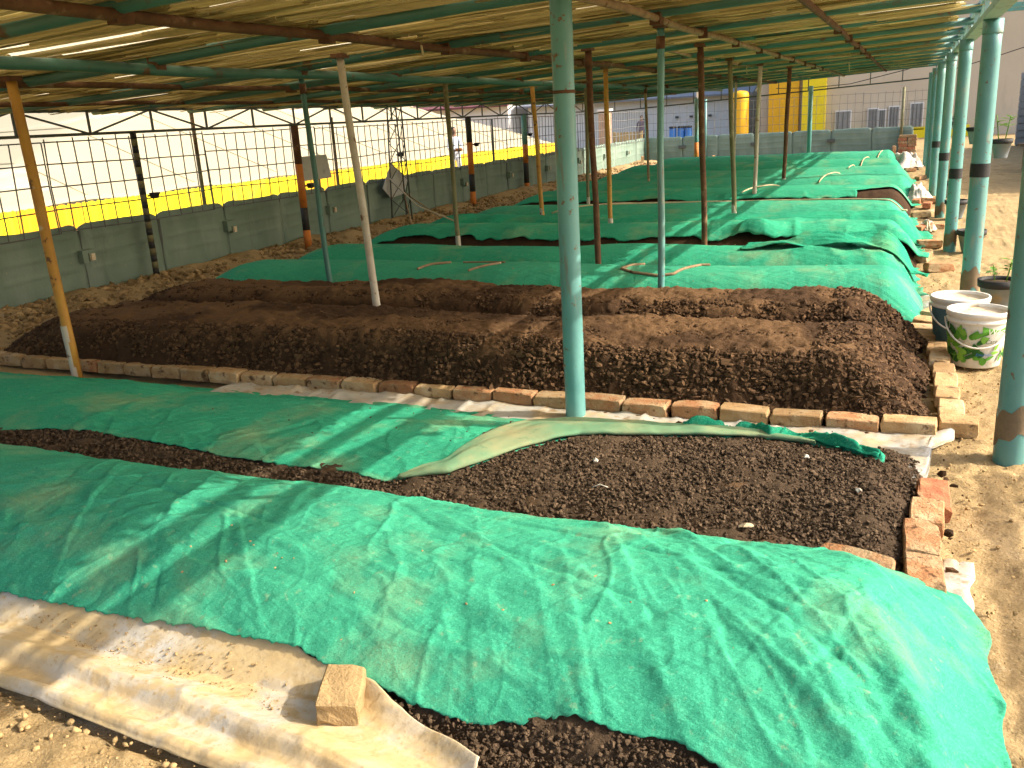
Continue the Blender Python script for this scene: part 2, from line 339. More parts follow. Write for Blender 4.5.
# scattered clods, joined (nobody could count them)
_ph = (1+5**.5)/2
ICO = np.array([(-1, _ph, 0), (1, _ph, 0), (-1, -_ph, 0), (1, -_ph, 0), (0, -1, _ph), (0, 1, _ph), (0, -1, -_ph), (0, 1, -_ph), (_ph, 0, -1), (_ph, 0, 1), (-_ph, 0, -1), (-_ph, 0, 1)])/1.9
ICOF = np.array([(0, 11, 5), (0, 5, 1), (0, 1, 7), (0, 7, 10), (0, 10, 11), (1, 5, 9), (5, 11, 4), (11, 10, 2), (10, 7, 6), (7, 1, 8), (3, 9, 4), (3, 4, 2), (3, 2, 6), (3, 6, 8), (3, 8, 9), (4, 9, 5), (2, 4, 11), (6, 2, 10), (8, 6, 7), (9, 8, 1)])
def clods(name, P, rad, m, parent=None, label=None, cat=None, jit=.35, flat=.8, smooth=None):
    jit = .55 if m in (CLOD2, CLOD3) else jit; smooth = bool(smooth)
    n = len(P); V = ICO[None]*(1+jit*(rng.random((n, 12, 1))*2-1))
    sc = rad[:, None]*(1+.35*(rng.random((n, 3))*2-1)); sc[:, 2] *= flat
    V = V*sc[:, None, :]
    a = rng.random(n)*2*PI; b = rng.random(n)*1.2-.6
    c, s = np.cos(a), np.sin(a); cb, sb = np.cos(b), np.sin(b)
    x = V[..., 0]; y = V[..., 1]; z = V[..., 2]
    y2 = y*cb[:, None]-z*sb[:, None]; z2 = y*sb[:, None]+z*cb[:, None]
    V = np.stack([x*c[:, None]-y2*s[:, None], x*s[:, None]+y2*c[:, None], z2], -1)+P[:, None, :]
    F = (ICOF[None]+12*np.arange(n)[:, None, None]).reshape(-1, 3)
    o = obj(name, fast_mesh(name, V.reshape(-1, 3), F, smooth), m, parent)
    o['kind'] = 'stuff'
    if label: o['label'] = label
    if cat: o['category'] = cat
    return o
def powr(n, a, b, k=2.): return a+(b-a)*rng.random(n)**k
# sandy clods in the near left corner and crumbs over the path
n = 1500; px = rng.uniform(-3.2, -1.0, n); py = rng.uniform(1.0, 1.50, n); r = powr(n, .002, .013, 3)
clods('sand_clods', np.stack([px, py, -.002+r*.1+.012*rng.random(n)], 1), r, CLOD_SAND, smooth=True, label='loose dry sand lumps on the ground in front of the plastic sheet', cat='sand lumps')
n = 6000; px = np.concatenate([rng.uniform(.18, 1.3, n-600), rng.uniform(.15, .5, 600)]); py = rng.uniform(1.6, 9, n)**1.0; r = powr(n, .0015, .009, 5)
clods('path_gravel', np.stack([px, py, r*.2], 1), r, CLOD_SAND, label='small sandy crumbs strewn over the path by the columns', cat='gravel')
n = 9000; px = -8.0+np.abs(rng.normal(0, .45, n)); py = 5.2+23*rng.random(n)**1.4; r = powr(n, .006, .045, 3.5)
clods('wall_rubble', np.stack([px, py, .05*np.exp(-((px+7.75)/.45)**2)+r*.4], 1), r, RUBBLE, label='broken brick and stone rubble along the foot of the grey green wall', cat='rubble')
def dirt_pile_left(n=2500):
    px = rng.uniform(-7.4, -6.2, n); py = rng.uniform(4.6, 26, n); r = powr(n, .008, .03, 3)
    clods('trodden_rubble', np.stack([px, py, r*.3], 1), r, RUBBLE, label='finer trodden rubble between the wall and the left ends of the beds', cat='rubble')
dirt_pile_left()

# ------------------------------------------------------------------ soil beds
def soil_obj(name, fz, xs, ys, m, amps, label, dry=None, kind_clods=None):
    X, Y = np.meshgrid(xs, ys); Z = fz(X, Y)
    on = sstep(.01, .05, Z)
    D = 0
    for (cell, a, sd_) in amps: D = D+a*crumb(X+.02*vnoise(X/.03, Y/.03, 3), Y, cell, sd_)
    D = D+.012*fbm(X, Y, .12, 3, 40)
    # push the crumbs along the surface normal
    gyz, gxz = np.gradient(Z); dx = np.gradient(X, axis=1); dy = np.gradient(Y, axis=0)
    nx = -gxz/dx; ny = -gyz/dy; l = np.sqrt(nx*nx+ny*ny+1)
    X2 = X+D*on*nx/l; Y2 = Y+D*on*ny/l; Z2 = Z+D*on/l-.03*(1-on)
    me = grid_mesh(name, X2, Y2, Z2)
    if dry is not None: setattr_f(me, 'dry', dry(X, Y, Z, D))
    o = obj(name, me, m); tag(o, label, 'soil bed'); return o
under1 = lambda x, y: bed1(x, y)-.07*sstep(-1.12, -1.25, x)*sstep(2.0, 1.9, y)-.04*sstep(1.80, 1.88, y)*sstep(2.72, 2.66, y)*(x < .2)
under2 = lambda x, y: bed2(x, y)-.035*sstep(3.08, 3.14, y)*sstep(4.1, 4.0, y)*sstep(-1.75, -1.9, x)
b1 = soil_obj('soil_bed', under1, axis([(-6.6, -2.6, .05), (-2.6, .28, .012)]), np.arange(1.5, 2.94, .012), SOIL2, [(.03, .012, 1), (.014, .006, 2)],
              'dark compost bed under the nearest green cloth, soil showing along its front edge')
b2 = soil_obj('soil_bed', under2, axis([(-6.6, -2.4, .04), (-2.4, .17, .010)]), np.arange(2.84, 4.12, .009), SOIL2, [(.034, .014, 3), (.017, .010, 4)],
              'bare crumbly brown compost bed half uncovered, with scraps of white paper')
def dry3(X, Y, Z, D):
    top = sstep(.20, .29, Z); return np.clip(top*(.15+.85*sstep(-.25, .5, fbm(X, Y, .5, 4, 50)+.25)), 0, 1)*.8
b3 = soil_obj('soil_bed', bed3, axis([(-6.6, -3, .016), (-3, .16, .010)]), axis([(4.44, 4.76, .0035), (4.76, 5.56, .012), (5.56, 6.0, .006), (6.0, 6.74, .016)]), SOIL3, [(.11, .014, 8), (.060, .018, 5), (.030, .014, 7), (.016, .008, 6)],
              'long uncovered black compost bed heaped in two ridges behind the brick edging', dry=dry3)
def surf_clods(parent, fz, n, x0, x1, y0, y1, rmin, rmax, k, m, zmin=.02, lift=.4, xpow=1., off0=.013):
    u = rng.random(n)**xpow
    px = x1-(x1-x0)*u; py = rng.uniform(y0, y1, n); z = fz(px, py); ok = z > zmin
    px, py, z = px[ok], py[ok], z[ok]; r = powr(len(px), rmin, rmax, k); h_ = .01
    nx = -(fz(px+h_, py)-fz(px-h_, py))/(2*h_); ny = -(fz(px, py+h_)-fz(px, py-h_))/(2*h_); l = np.sqrt(nx*nx+ny*ny+1); off = off0+r*lift
    clods('soil_crumbs', np.stack([px+nx/l*off, py+ny/l*off, z+off/l], 1), r, m, parent)
patch = lambda x, y: np.where(fbm(x, y, .16, 3, 66)+.35*vnoise(x/.5, y/.3, 67) > -.12, bed3(x, y), 0)
surf_clods(b3, patch, 17000, -6.4, .12, 4.66, 6.6, .002, .012, 2.8, CLOD3, .03, .4, 1.3, .026)
surf_clods(b3, bed3, 24000, -6.3, .13, 4.462, 4.68, .003, .017, 2.2, CLOD3, .012, .5, 1.3, .026)
surf_clods(b3, bed3, 9000, -6.3, .10, 5.67, 5.90, .003, .016, 2.3, CLOD3, .02, .5, 1.4, .022)
surf_clods(b3, bed3, 7000, -.40, .15, 4.47, 6.55, .003, .019, 2.3, CLOD3, .012, .5, 1., .024)
surf_clods(b3, bed3, 2500, -6.5, -5.6, 4.47, 6.55, .003, .017, 2.3, CLOD3, .012, .5, 1., .024)
surf_clods(b3, bed3, 1800, -6.2, .13, 4.462, 4.70, .014, .030, 1.8, CLOD3, .02, .1, 1.3, .018)
surf_clods(b3, bed3, 700, -6.2, .12, 5.67, 5.92, .012, .026, 1.8, CLOD3, .02, .1, 1.3, .016)
surf_clods(b3, bed3, 500, -.38, .14, 4.47, 6.5, .012, .028, 1.8, CLOD3, .02, .1, 1., .018)
# spilled clods at the foot of the second and third bed
n = 260; px = np.concatenate([rng.uniform(-1.6, .1, 150), rng.uniform(.05, .3, 110)]); py = np.concatenate([rng.uniform(4.2, 4.5, 150), rng.uniform(3.0, 6.2, 110)]); r = powr(n, .004, .018, 3)
clods('soil_crumbs', np.stack([px, py, .01+r*.3], 1), r, CLOD3, b3)
# paper scraps on bed 2
for k, (x, y, s_, lab) in enumerate([(-.46, 3.00, .035, 'largest white paper scrap, lying near the nearest cloth on the bare bed'), (-1.14, 3.34, .018, 'small white scrap beside the folded cloth on the bare bed'),
                                (-.32, 3.62, .014, 'tiny white scrap near the far edge of the bare bed'), (-.10, 3.32, .014, 'tiny white scrap near the right end of the bare bed'), (-1.05, 3.12, .022, 'thin pale twisted scrap in the middle of the bare bed')]):
    m_ = MB(); z = float(bed2(np.array(x), np.array(y)))+.028
    if k == 4:
        m_.tube([(x-.03, y-.01, z), (x-.005, y+.012, z+.008), (x+.03, y+.008, z)], .0025, 5)
    else:
        V = []; nn = 7
        for q in range(nn): V.append((x+math.cos(q*2*PI/nn)*s_*random.uniform(.6, 1.2), y+math.sin(q*2*PI/nn)*s_*random.uniform(.6, 1.1), z+random.uniform(-.004, .01)))
        V.append((x, y, z+.012)); m_.add(V, [(i, (i+1) % nn, nn) for i in range(nn)])
        b_ = len(V); m_.add([(v[0], v[1], v[2]-.003) for v in V], [((i+1) % nn, i, nn) for i in range(nn)])
    tag(m_.build('paper_scrap', PLASTIC2), lab, 'scrap', 'scraps on the bare bed')

# ------------------------------------------------------------------ bricks
def brick_mesh(i, dims=(.245, .118, .082)):
    import bmesh
    bm = bmesh.new(); bmesh.ops.create_cube(bm, size=1)
    bmesh.ops.subdivide_edges(bm, edges=bm.edges[:], cuts=2, use_grid_fill=True)
    bmesh.ops.scale(bm, vec=dims, verts=bm.verts)
    r_ = random.Random(i)
    for v in bm.verts:
        for a in range(3): v.co[a] += r_.uniform(-.003, .003)
        k = sum(abs(v.co[a]) > dims[a]*.45 for a in range(3))
        if k == 3: v.co *= r_.uniform(.86, .985)
        elif k == 2: v.co *= r_.uniform(.97, .995)
    bmesh.ops.bevel(bm, geom=[e for e in bm.edges if e.calc_face_angle(0) > .6], offset=.005, segments=1, affect='EDGES')
    me = bpy.data.meshes.new('brick'); bm.to_mesh(me); bm.free(); return me
BM = {}
for key, m_ in (('o', BRICK_O), ('t', BRICK_T), ('r', BRICK_R)):
    BM[key] = [brick_mesh(hash((key, i)) % 1000 if False else ord(key)*10+i) for i in range(4)]
    for me in BM[key]: me.materials.append(m_)
def brick(parent, key, x, y, z, rz, tilt=(0, 0), scale=1.):
    o = bpy.data.objects.new('brick', random.choice(BM[key])); col.objects.link(o); o.parent = parent
    o.location = Vector((x, y, z))-parent.matrix_basis.translation
    o.rotation_euler = (tilt[0], tilt[1], rz); o.scale = (scale, 1, 1); return o
ed = thing('brick_edging', 'long row of dusty bricks along the front of the black compost bed', 'brick edging', (-3.1, 4.40, 0))
x = .20; k = 0
while x > -6.6:
    key = 'o' if (-2.15 < x < -.75 and random.random() < .85) else ('t' if random.random() < .8 else 'o')
    brick(ed, key, x-.125+random.uniform(-.003, .003), 4.415+random.uniform(-.008, .008)+.01*math.sin(x*2), .040+random.uniform(-.004, .004), random.uniform(-.03, .03), (random.uniform(-.05, .05), random.uniform(-.03, .03)))
    x -= .256; k += 1
ed2 = thing('brick_edging', 'short row of tan bricks closing the right end of the black compost bed', 'brick edging', (.27, 5.4, 0))
y = 4.42
for k in range(7):
    brick(ed2, 't', .275+random.uniform(-.015, .015)-.006*k, y+.06 if k == 0 else y+.12, .042+random.uniform(-.004, .004)-.004*k, PI/2+random.uniform(-.08, .08) if k else .05, (random.uniform(-.05, .05), random.uniform(-.05, .05)), .7 if k == 0 else 1)
    y += .135 if k == 0 else .258
for (x, y, rz) in ((.23, 6.22, .3), (.19, 6.42, .2), (.21, 6.62, -.3)): brick(ed2, 't', x, y, .04, rz, (.05, .08))
ed3 = thing('brick_edging', 'orange and red bricks at the right end of the bare crumbly bed', 'brick edging', (.13, 3.2, 0))
for (key, x, y, z, rz, t) in (('o', .125, 2.86, .055, PI/2+.03, (.03, .02)), ('o', .118, 3.10, .062, PI/2+.02, (.04, -.02)), ('o', .138, 3.33, .060, PI/2-.04, (0, .05)), ('r', .165, 3.55, .045, PI/2+.05, (.1, -.05))):
    brick(ed3, key, x, y, z, rz, t)
brick(ed3, 'o', -.085, 2.845, .075, -.20, (.35, .03))
for (x, y) in ((-.86, 2.86), (-1.12, 2.87), (-.62, 2.86)): brick(ed3, 'o', x, y, .024, .03, (.25, 0))
# rubble bricks at the right ends of the far beds
ed4 = thing('brick_edging', 'scattered broken bricks along the path end of the far green covered beds', 'brick edging', (.25, 12, 0))
for (x, y, rz, k) in ((.22, 6.95, 1.2, 't'), (.30, 9.0, .4, 'o'), (.18, 9.6, 1.3, 't'), (.24, 10.5, .2, 'o'), (.2, 11.8, .9, 'r'), (.30, 12.0, .1, 'o'), (.17, 13.2, .3, 't'), (.26, 14.4, 1.5, 'r'), (.12, 14.9, 1.5, 'r'), (.3, 15.0, .1, 'o'),
                      (.1, 17.5, .1, 't'), (.2, 19.4, 1., 'o'), (0., 21.7, .4, 'o'), (-.1, 23.8, .2, 't')):
    brick(ed4, k, x, y, .04, rz, (random.uniform(-.1, .1), random.uniform(-.1, .1)))
lb = thing('loose_brick', 'single dusty brick lying on the plastic sheet at the front', 'brick', (-1.31, 1.69, 0))
q = bpy.data.objects.new('brick_body', brick_mesh(77, (.165, .115, .080))); q.data.materials.append(mat('sandy_brick', (.38, .265, .13), (.28, .19, .09), 16, .3, .7, .95, 1., 90, .01, (.5, 300, .004), spec=.1)); col.objects.link(q)
q.parent = lb; q.location = (-.01, 0, .085); q.rotation_euler = (.10, -.12, 1.95)

# ------------------------------------------------------------------ cloths
def wrinkle(X, Y, seed, a=1.):
    w = .008*ridge(X*.45+Y*.25, Y-X*.25, .42, 3, seed, 22)+.009*ridge(X+Y*.6, Y*.8-X*.7, .34, 3, seed+7, 26)-.008*ridge(X*.3+Y*1.2, Y*.35-X*.2, .3, 3, seed+3, 26)+.007*fbm(X, Y, .35, 4, seed+2)
    return a*.62*(w-.008)
def cloth(name, fz, xl, xr, yf, yb, nx, ny, m, label, seed=0, amp=1., lift=.02, thick=.006, extra=None, xfine=None, name_cat='cloth', group='green net cloths over the beds', parent=None, mask=None):
    u = np.linspace(0, 1, nx) if xfine is None else xfine
    v = np.linspace(0, 1, ny)
    U, V = np.meshgrid(u, v)
    X = xl(V)+(xr(V)-xl(V))*U
    fray = (.006*vnoise(X/.035, X*0, seed+31)+.004*vnoise(X/.011, X*0, seed+32))
    Y = yf(X)+(yb(X)-yf(X))*V+fray*(np.exp(-V/.03)-np.exp(-(1-V)/.03))
    Z = fz(X, Y)+lift+wrinkle(X, Y, seed, amp)
    if extra: Z = Z+extra(X, Y, U, V)
    Z = np.maximum(Z, .012+.008*np.abs(vnoise(X/.1, Y/.1, seed+1)))
    me = grid_mesh(name, X, Y, Z, mask=mask(X, Y, U, V) if mask else None)
    o = obj(name, me, m, parent); solidify(o, thick, 1)
    if label: tag(o, label, name_cat, group)
    return o
def segs(X, Y, n, box, seed, angs, amp=.005, lmin=.12, lmax=.6):
    r_ = np.random.default_rng(seed); D = np.zeros(np.shape(X))
    for _ in range(n):
        cx_, cy_ = r_.uniform(box[0], box[1]), r_.uniform(box[2], box[3]); a = r_.choice(angs)+r_.normal(0, .14); l = r_.uniform(lmin, lmax); w = r_.uniform(.006, .016)
        u = (X-cx_)*math.cos(a)+(Y-cy_)*math.sin(a); v = -(X-cx_)*math.sin(a)+(Y-cy_)*math.cos(a)+r_.uniform(-.15, .15)*u*u
        e = np.clip(1-(u/l)**2, 0, 1)**1.5; sg = r_.choice([-1, 1, 1]); A = amp*r_.uniform(.4, 1.3)
        D += sg*A*e*np.where(v > 0, np.exp(-(v/w)**2), np.exp(-(v/(w*3.5))**2))
    return D
const = lambda c: (lambda t: np.full(np.shape(t), float(c)))
# nearest cloth
yf1 = spline([(-6.5, 1.80), (-4, 1.80), (-2.77, 1.77), (-2.1, 1.78), (-1.54, 1.79), (-1.25, 1.745), (-1.08, 1.72), (-.89, 1.725), (-.74, 1.765), (-.58, 1.765), (-.43, 1.77), (-.28, 1.72), (-.12, 1.66), (.1, 1.60), (.35, 1.58)])
yb1 = spline([(-6.5, 2.82), (-4.11, 2.81), (-3.72, 2.845), (-3.48, 2.80), (-3.2, 2.86), (-3.0, 2.88), (-2.6, 2.88), (-2.3, 2.82), (-2.11, 2.79), (-1.56, 2.80), (-.93, 2.76), (-.57, 2.75), (-.19, 2.745), (-.1, 2.78), (.0, 2.78), (.1, 2.79), (.25, 2.80), (.32, 2.74)])
xr1 = lambda V: .30+.012*np.sin(V*23)+.014*vnoise(V*9, V*0, 3)-.05*sstep(.86, 1, V)-.02*sstep(.5, .4, V)*0
def ex1(X, Y, U, V):
    s_ = sstep(-1.3, .1, X)*sstep(2.85, 2.3, Y)           # diagonal folds running down to the front right corner
    d = (X*.80+Y*.60); t_ = (Y*.8-X*.6)
    f = .016*ridge(d*1.0, t_*.22, .19, 2, 61, 7)*s_
    f2 = .008*ridge(X*.25+Y*1.0, Y*.5+X*.3, .3, 2, 71, 9)*sstep(-1.9, -1.0, X)*(1-s_)
    tuck = .035*np.exp(-((X-.02-(2.2-Y)*.35)/.05)**2)*sstep(2.3, 2.0, Y)
    return f+f2+tuck+.002*np.abs(vnoise(X/.05, Y/.05, 9))+segs(X, Y, 90, (-3.2, .3, 1.75, 2.8), 3, [-.12, -.12, .25, -.75, -1.1, 1.2], .0065)+segs(X, Y, 26, (-.7, .3, 1.7, 2.7), 5, [-.8, -.95, -.6], .008, .2, .7)
uf = np.concatenate([np.linspace(0, .5, 90, endpoint=False), np.linspace(.5, 1, 500)])
c1 = cloth('cover_cloth', bed1, const(-6.5), xr1, yf1, yb1, 0, 180, CL_A, 'large bright green cloth over the nearest bed, right in front', 2, 1.35, .030, .003, ex1, uf)
# second cloth with its folded flap
fold = spline([(-6.6, 3.05), (-4.44, 3.04), (-4.1, 3.12), (-3.81, 3.13), (-3.22, 3.09), (-2.87, 3.04), (-2.46, 3.03), (-2.23, 3.05), (-2.0, 3.02), (-1.86, 3.05), (-1.72, 3.10), (-1.62, 3.23), (-1.48, 3.45), (-1.31, 3.63), (-1.05, 3.73), (-.79, 3.81), (-.55, 3.90), (-.37, 3.87), (-.2, 3.79), (-.07, 3.71), (0, 3.66)])
yb2 = spline([(-6.6, 4.17), (-4, 4.19), (-2.6, 4.2), (-2.0, 4.16), (-1.6, 4.13), (-1.2, 4.08), (-.8, 4.05), (-.55, 4.02), (-.4, 4.0), (-.25, 3.93), (-.1, 3.83), (0, 3.76)])
def ex2(X, Y, U, V):
    s_ = sstep(-1.2, -.6, X); return s_*(.03*np.abs(np.sin(X*21+2*np.sin(X*9)))*sstep(0, .5, V)*sstep(1.1, .6, V))+.002*np.abs(vnoise(X/.05, Y/.05, 19))+segs(X, Y, 60, (-4.5, -1.2, 3.0, 4.1), 13, [-.1, .2, -.7, 1.1], .006)
u2 = np.concatenate([np.linspace(0, .4, 110, endpoint=False), np.linspace(.4, 1, 400)])
c2 = cloth('cover_cloth', bed2, const(-6.55), const(-.02), fold, yb2, 0, 120, CL_B, 'green cloth over the second bed, its right part folded back off the soil', 12, 1.2, .022, .003, ex2, u2)
surf_clods(b1, lambda x, y: np.where((x < -1.3) | (y > yf1(x)+.02) | ((x < -.86) & (y < 1.60-(x+.9)*.42)), 0, bed1(x, y)), 10000, -1.4, .2, 1.50, 1.88, .002, .0085, 2.4, CLOD2, .004, .4, 1., .019)
surf_clods(b2, lambda x, y: np.where(((y > fold(x)+.015) & (x < -.06)) | (y < yb1(x)-.03), 0, bed2(x, y)), 36000, -2.2, .16, 2.80, 4.06, .0016, .0095, 2.4, CLOD2, .006, .4, 1., .018)
surf_clods(b2, lambda x, y: np.where((y > fold(x)+.0) | (y < yb1(x)-.02), 0, bed2(x, y)), 7000, -5.2, -2.0, 2.80, 3.12, .003, .010, 2, CLOD2, .012, .5, 1., .020)
xs = np.linspace(-1.93, -.30, 130); vv = np.linspace(0, 1, 26)
U, V = np.meshgrid(xs, vv)
wfl = spline([(-1.93, .005), (-1.7, .10), (-1.55, .23), (-1.42, .28), (-1.25, .26), (-1.0, .20), (-.8, .13), (-.6, .09), (-.45, .06), (-.3, .02)])
ang = V*1.0
Yf = fold(U)-.012*np.sin(np.clip(V*8, 0, PI))+wfl(U)*np.clip(V-.08, 0, 1)+.010*fbm(U, V, .2, 2, 5)*V
Xf = U-.16*np.clip(V-.08, 0, 1)*wfl(U)/.25
Zf = bed2(Xf, Yf)+.026+.030*np.sin(np.clip(V*3.4, 0, PI*.62))*np.clip(wfl(U)/.12, 0, 1)+.006*fbm(U, V*.3, .12, 3, 8)+.006
fl = obj('folded_flap', grid_mesh('folded_flap', Xf, Yf, Zf), CL_UNDER, c2, (0, 0, 0)); solidify(fl, .006, 1); fl['label'] = 'paler dusty underside of the cloth where it is folded back'
# crumpled tail of the second cloth at its right end
m_ = []
for k, (pts, w) in enumerate((([(-.90, 3.90), (-.73, 3.96), (-.60, 4.02), (-.50, 3.90), (-.40, 3.95), (-.30, 3.90), (-.18, 3.80), (-.04, 3.70)], .055),)):
    P = np.array(pts); tt = np.linspace(0, 1, 90); cx_ = np.interp(tt, np.linspace(0, 1, len(P)), P[:, 0]); cy_ = np.interp(tt, np.linspace(0, 1, len(P)), P[:, 1])
    vv = np.linspace(-1, 1, 18); T, V = np.meshgrid(tt, vv)
    ww = w*(.75+.6*vnoise(T*7, T*0, 3))*(1-.55*T)
    Xt = np.interp(T, tt, cx_)+ww*V*.35; Yt = np.interp(T, tt, cy_)+ww*V
    Zt = bed2(Xt, Yt)+.035+.075*np.exp(-((V-.4*vnoise(T*9, T*0, 5))/.45)**2)*np.clip(.35+.8*vnoise(T*9+V*.8, V, 8)+.5*ridge(T*2, V*.5, .3, 2, 4, 6), .08, 1)*(1-.4*T)+.01*fbm(T*3, V*.5, .3, 3, 77)
    o = obj('crumpled_tail', grid_mesh('crumpled_tail', Xt, Yt, Zt), CL_C, c2, (0, 0, 0)); solidify(o, .005, 1)
# far cloths
LABELS = ['green cloth over the ridge directly behind the black compost bed, a bent stick on it', 'green cloth with a dark loose fold at its right end, second behind the black bed',
          'green cloth with a rumpled raised front edge over a dark soil face', 'green cloth with two small peaks at its left end, behind the rumpled one', 'green cloth crossed lengthwise by a thin white cord',
          'green cloth on the far ridge with bare soil showing at its right end', 'green cloth with a pale rope crossing its right half, far back', 'far green cloth behind the rope crossed one',
          'second last green cloth before the far wall', 'last and farthest green cloth, against the far wall']
CM = [CL_A, CL_B, CL_B, CL_C, CL_A, CL_B, CL_A, CL_A, CL_B, CL_A]
far = []
for i, (y0, y1, h, xl, xr) in enumerate(MOUNDS):
    front = {0: .02, 1: .02, 2: .20, 5: .24, 8: .16}.get(i, .07)
    wob = lambda X, i=i: .05*vnoise(X/.5, X*0, 80+i)+.03*vnoise(X/.13, X*0, 90+i)
    yf = (lambda X, y0=y0, f=front, w=wob: y0+f+w(X)*(1.2 if f > .1 else .5))
    yb = (lambda X, y1=y1, w=wob: y1-.0+w(X+3)*.5)
    ex = None
    if i == 1:
        ex = lambda X, Y, U, V: sstep(-1.5, -.2, X)*(.05*ridge(X*1.0+Y*.5, Y-X*.3, .45, 2, 5)*sstep(.0, .4, V))
    if i == 2:
        ex = lambda X, Y, U, V: sstep(-2.6, -1.2, X)*(.11*np.clip(np.sin(X*4.2+1.2), 0, 1)**2*np.exp(-((V-.10)/.16)**2)+.02*ridge(X, Y*.4, .3, 2, 9))+.03*sstep(-3.6, -4.2, X)*np.sin(X*5)**2*np.exp(-((V-.1)/.2)**2)
    if i == 3:
        ex = lambda X, Y, U, V: .012*ridge(X, Y, .5, 2, 15)+.05*(np.exp(-((X+5.5)/.15)**2)+np.exp(-((X+5.0)/.15)**2))*np.exp(-((V-.3)/.3)**2)
    if i == 5:
        ex = lambda X, Y, U, V: .012*ridge(X, Y, .6, 2, 25)
    xrr = (lambda V, xr=xr, i=i: xr+.06+.07*vnoise(V*4, V*0, 100+i)+.03*vnoise(V*15, V*0, 120+i)-(.8*sstep(.55, .1, V) if i == 5 else 0))
    xll = (lambda V, xl=xl, i=i: xl+.1*vnoise(V*4, V*0, 140+i)+.05)
    nx_ = 330 if i < 3 else 240
    ff = (lambda X, Y, i=i: mound(i, X, Y))
    far.append(cloth('cover_cloth', ff, xll, xrr, yf, yb, nx_, 56 if i < 3 else 44, CM[i], LABELS[i], 200+i*9, .8, .02, .006, ex))
# soil under the far cloths
for i, (y0, y1, h, xl, xr) in enumerate(MOUNDS):
    X, Y = np.meshgrid(np.linspace(xl, xr, 260), np.linspace(y0-.04, y1+.02, 34))
    Z = mound(i, X, Y)*.96+.02*crumb(X, Y, .06, i)*sstep(.0, .06, mound(i, X, Y))-.012
    me = grid_mesh('soil_bed', X, Y, Z); setattr_f(me, 'dry', X*0)
    o = obj('soil_bed', me, SOIL3, far[i], (0, 0, 0))
    o.name = 'soil_mound'
# loose fold flipped over at the right end of the second far cloth
tt = np.linspace(0, 1, 90); vv = np.linspace(0, 1, 30); T, V = np.meshgrid(tt, vv)
Xq = -1.35+1.5*T+.06*V; Yq = 8.10+.50*V-.25*T*V+.05*vnoise(T*6, V, 2)
base = mound(1, Xq, Yq)
Zq = np.maximum(base, .05)+.03+.09*sstep(.1, .35, T)*(V**1.5)*sstep(1.0, .85, T)+.05*np.abs(np.sin(T*8+V*2))*sstep(0, .3, T)*(1-V*.5)+.015*ridge(T*2, V, .4, 2, 3)
o = obj('turned_fold', grid_mesh('turned_fold', Xq, Yq, Zq), CL_C, far[1], (0, 0, 0)); solidify(o, .006, 1); o['label'] = 'dark turned over fold of the cloth'
# bits of litter soil on the cloths
def crumbs_on(parent, fz, n, x0, x1, y0, y1, m, lab):
    px = rng.uniform(x0, x1, n); py = rng.uniform(y0, y1, n); r = powr(n, .0012, .0052, 3)
    clods('litter_crumbs', np.stack([px, py, fz(px, py)+.030+r*.2], 1), r, m, parent).location = (0, 0, 0)
crumbs_on(c1, bed1, 90, -2.3, -.3, 1.82, 2.2, CLOD_SAND, '')
crumbs_on(c2, bed2, 40, -3.4, -1.6, 3.2, 4.0, CLOD3, '')
for i in range(2): crumbs_on(far[i], lambda x, y, i=i: mound(i, x, y), 60, -5, 0, MOUNDS[i][0]+.1, MOUNDS[i][1]-.1, CLOD_SAND, '')

# ------------------------------------------------------------------ plastic sheets
xs = np.concatenate([np.linspace(-6.5, -3.2, 60, endpoint=False), np.linspace(-3.2, -.86, 230)]); vv = np.linspace(0, 1, 84)
U, V = np.meshgrid(xs, vv)
yback = spline([(-6.5, 1.86), (-2.77, 1.83), (-2.1, 1.84), (-1.75, 1.85), (-1.62, 1.835), (-1.5, 1.79), (-1.4, 1.775), (-1.25, 1.745), (-1.1, 1.685), (-.95, 1.63), (-.86, 1.59)])
yfront = spline([(-6.5, 1.50), (-2.4, 1.465), (-1.95, 1.43), (-1.58, 1.405), (-1.2, 1.36), (-.86, 1.33)])
Yp = yfront(U)+(yback(U)-yfront(U))*V
pz = spline([(0, .014), (.025, .034), (.06, .040), (.10, .026), (.14, .010), (.22, .010), (.27, .020), (.32, .048), (.37, .060), (.44, .052), (.55, .034), (.75, .030), (.9, .040), (1, .05)])
Zp = pz(V+.02*vnoise(U/.35, V*0, 5))+.006*fbm(U, Yp, .28, 3, 6)+.007*ridge(U*.45, Yp, .2, 2, 8, 6)
over = bed1(U, Yp)+.008+.004*np.abs(vnoise(U/.12, Yp/.1, 4))
Zp = np.maximum(Zp, over*sstep(-1.3, -1.7, U))
lip = np.exp(-((V-1.0)/.10)**2)*sstep(-1.58, -1.25, U)
Zp = np.maximum(Zp, (over+.012*lip)*sstep(-.8, -1.2, U)*sstep(.3, .8, V))+lip*(.020+.010*np.sin(U*19))
Zp = np.maximum(Zp, .012)
ps = obj('plastic_sheet', grid_mesh('plastic_sheet', U, Yp, Zp), PLASTIC); solidify(ps, .003, 1)
tag(ps, 'dirty white plastic sheet lying along the front of the nearest bed, a brick on it', 'plastic sheet')
n = 600; px = rng.uniform(-2.6, -1.2, n); vy = np.clip(rng.normal(.66, .09, n), .4, .95); py = yfront(px)+(yback(px)-yfront(px))*vy; r = powr(n, .0012, .0045, 4)
clods('sand_crumbs', np.stack([px, py, np.maximum(pz(vy), bed1(px, py)+.010)+.006+r*.2], 1), r, CLOD_SAND, ps).location = (0, 0, 0)
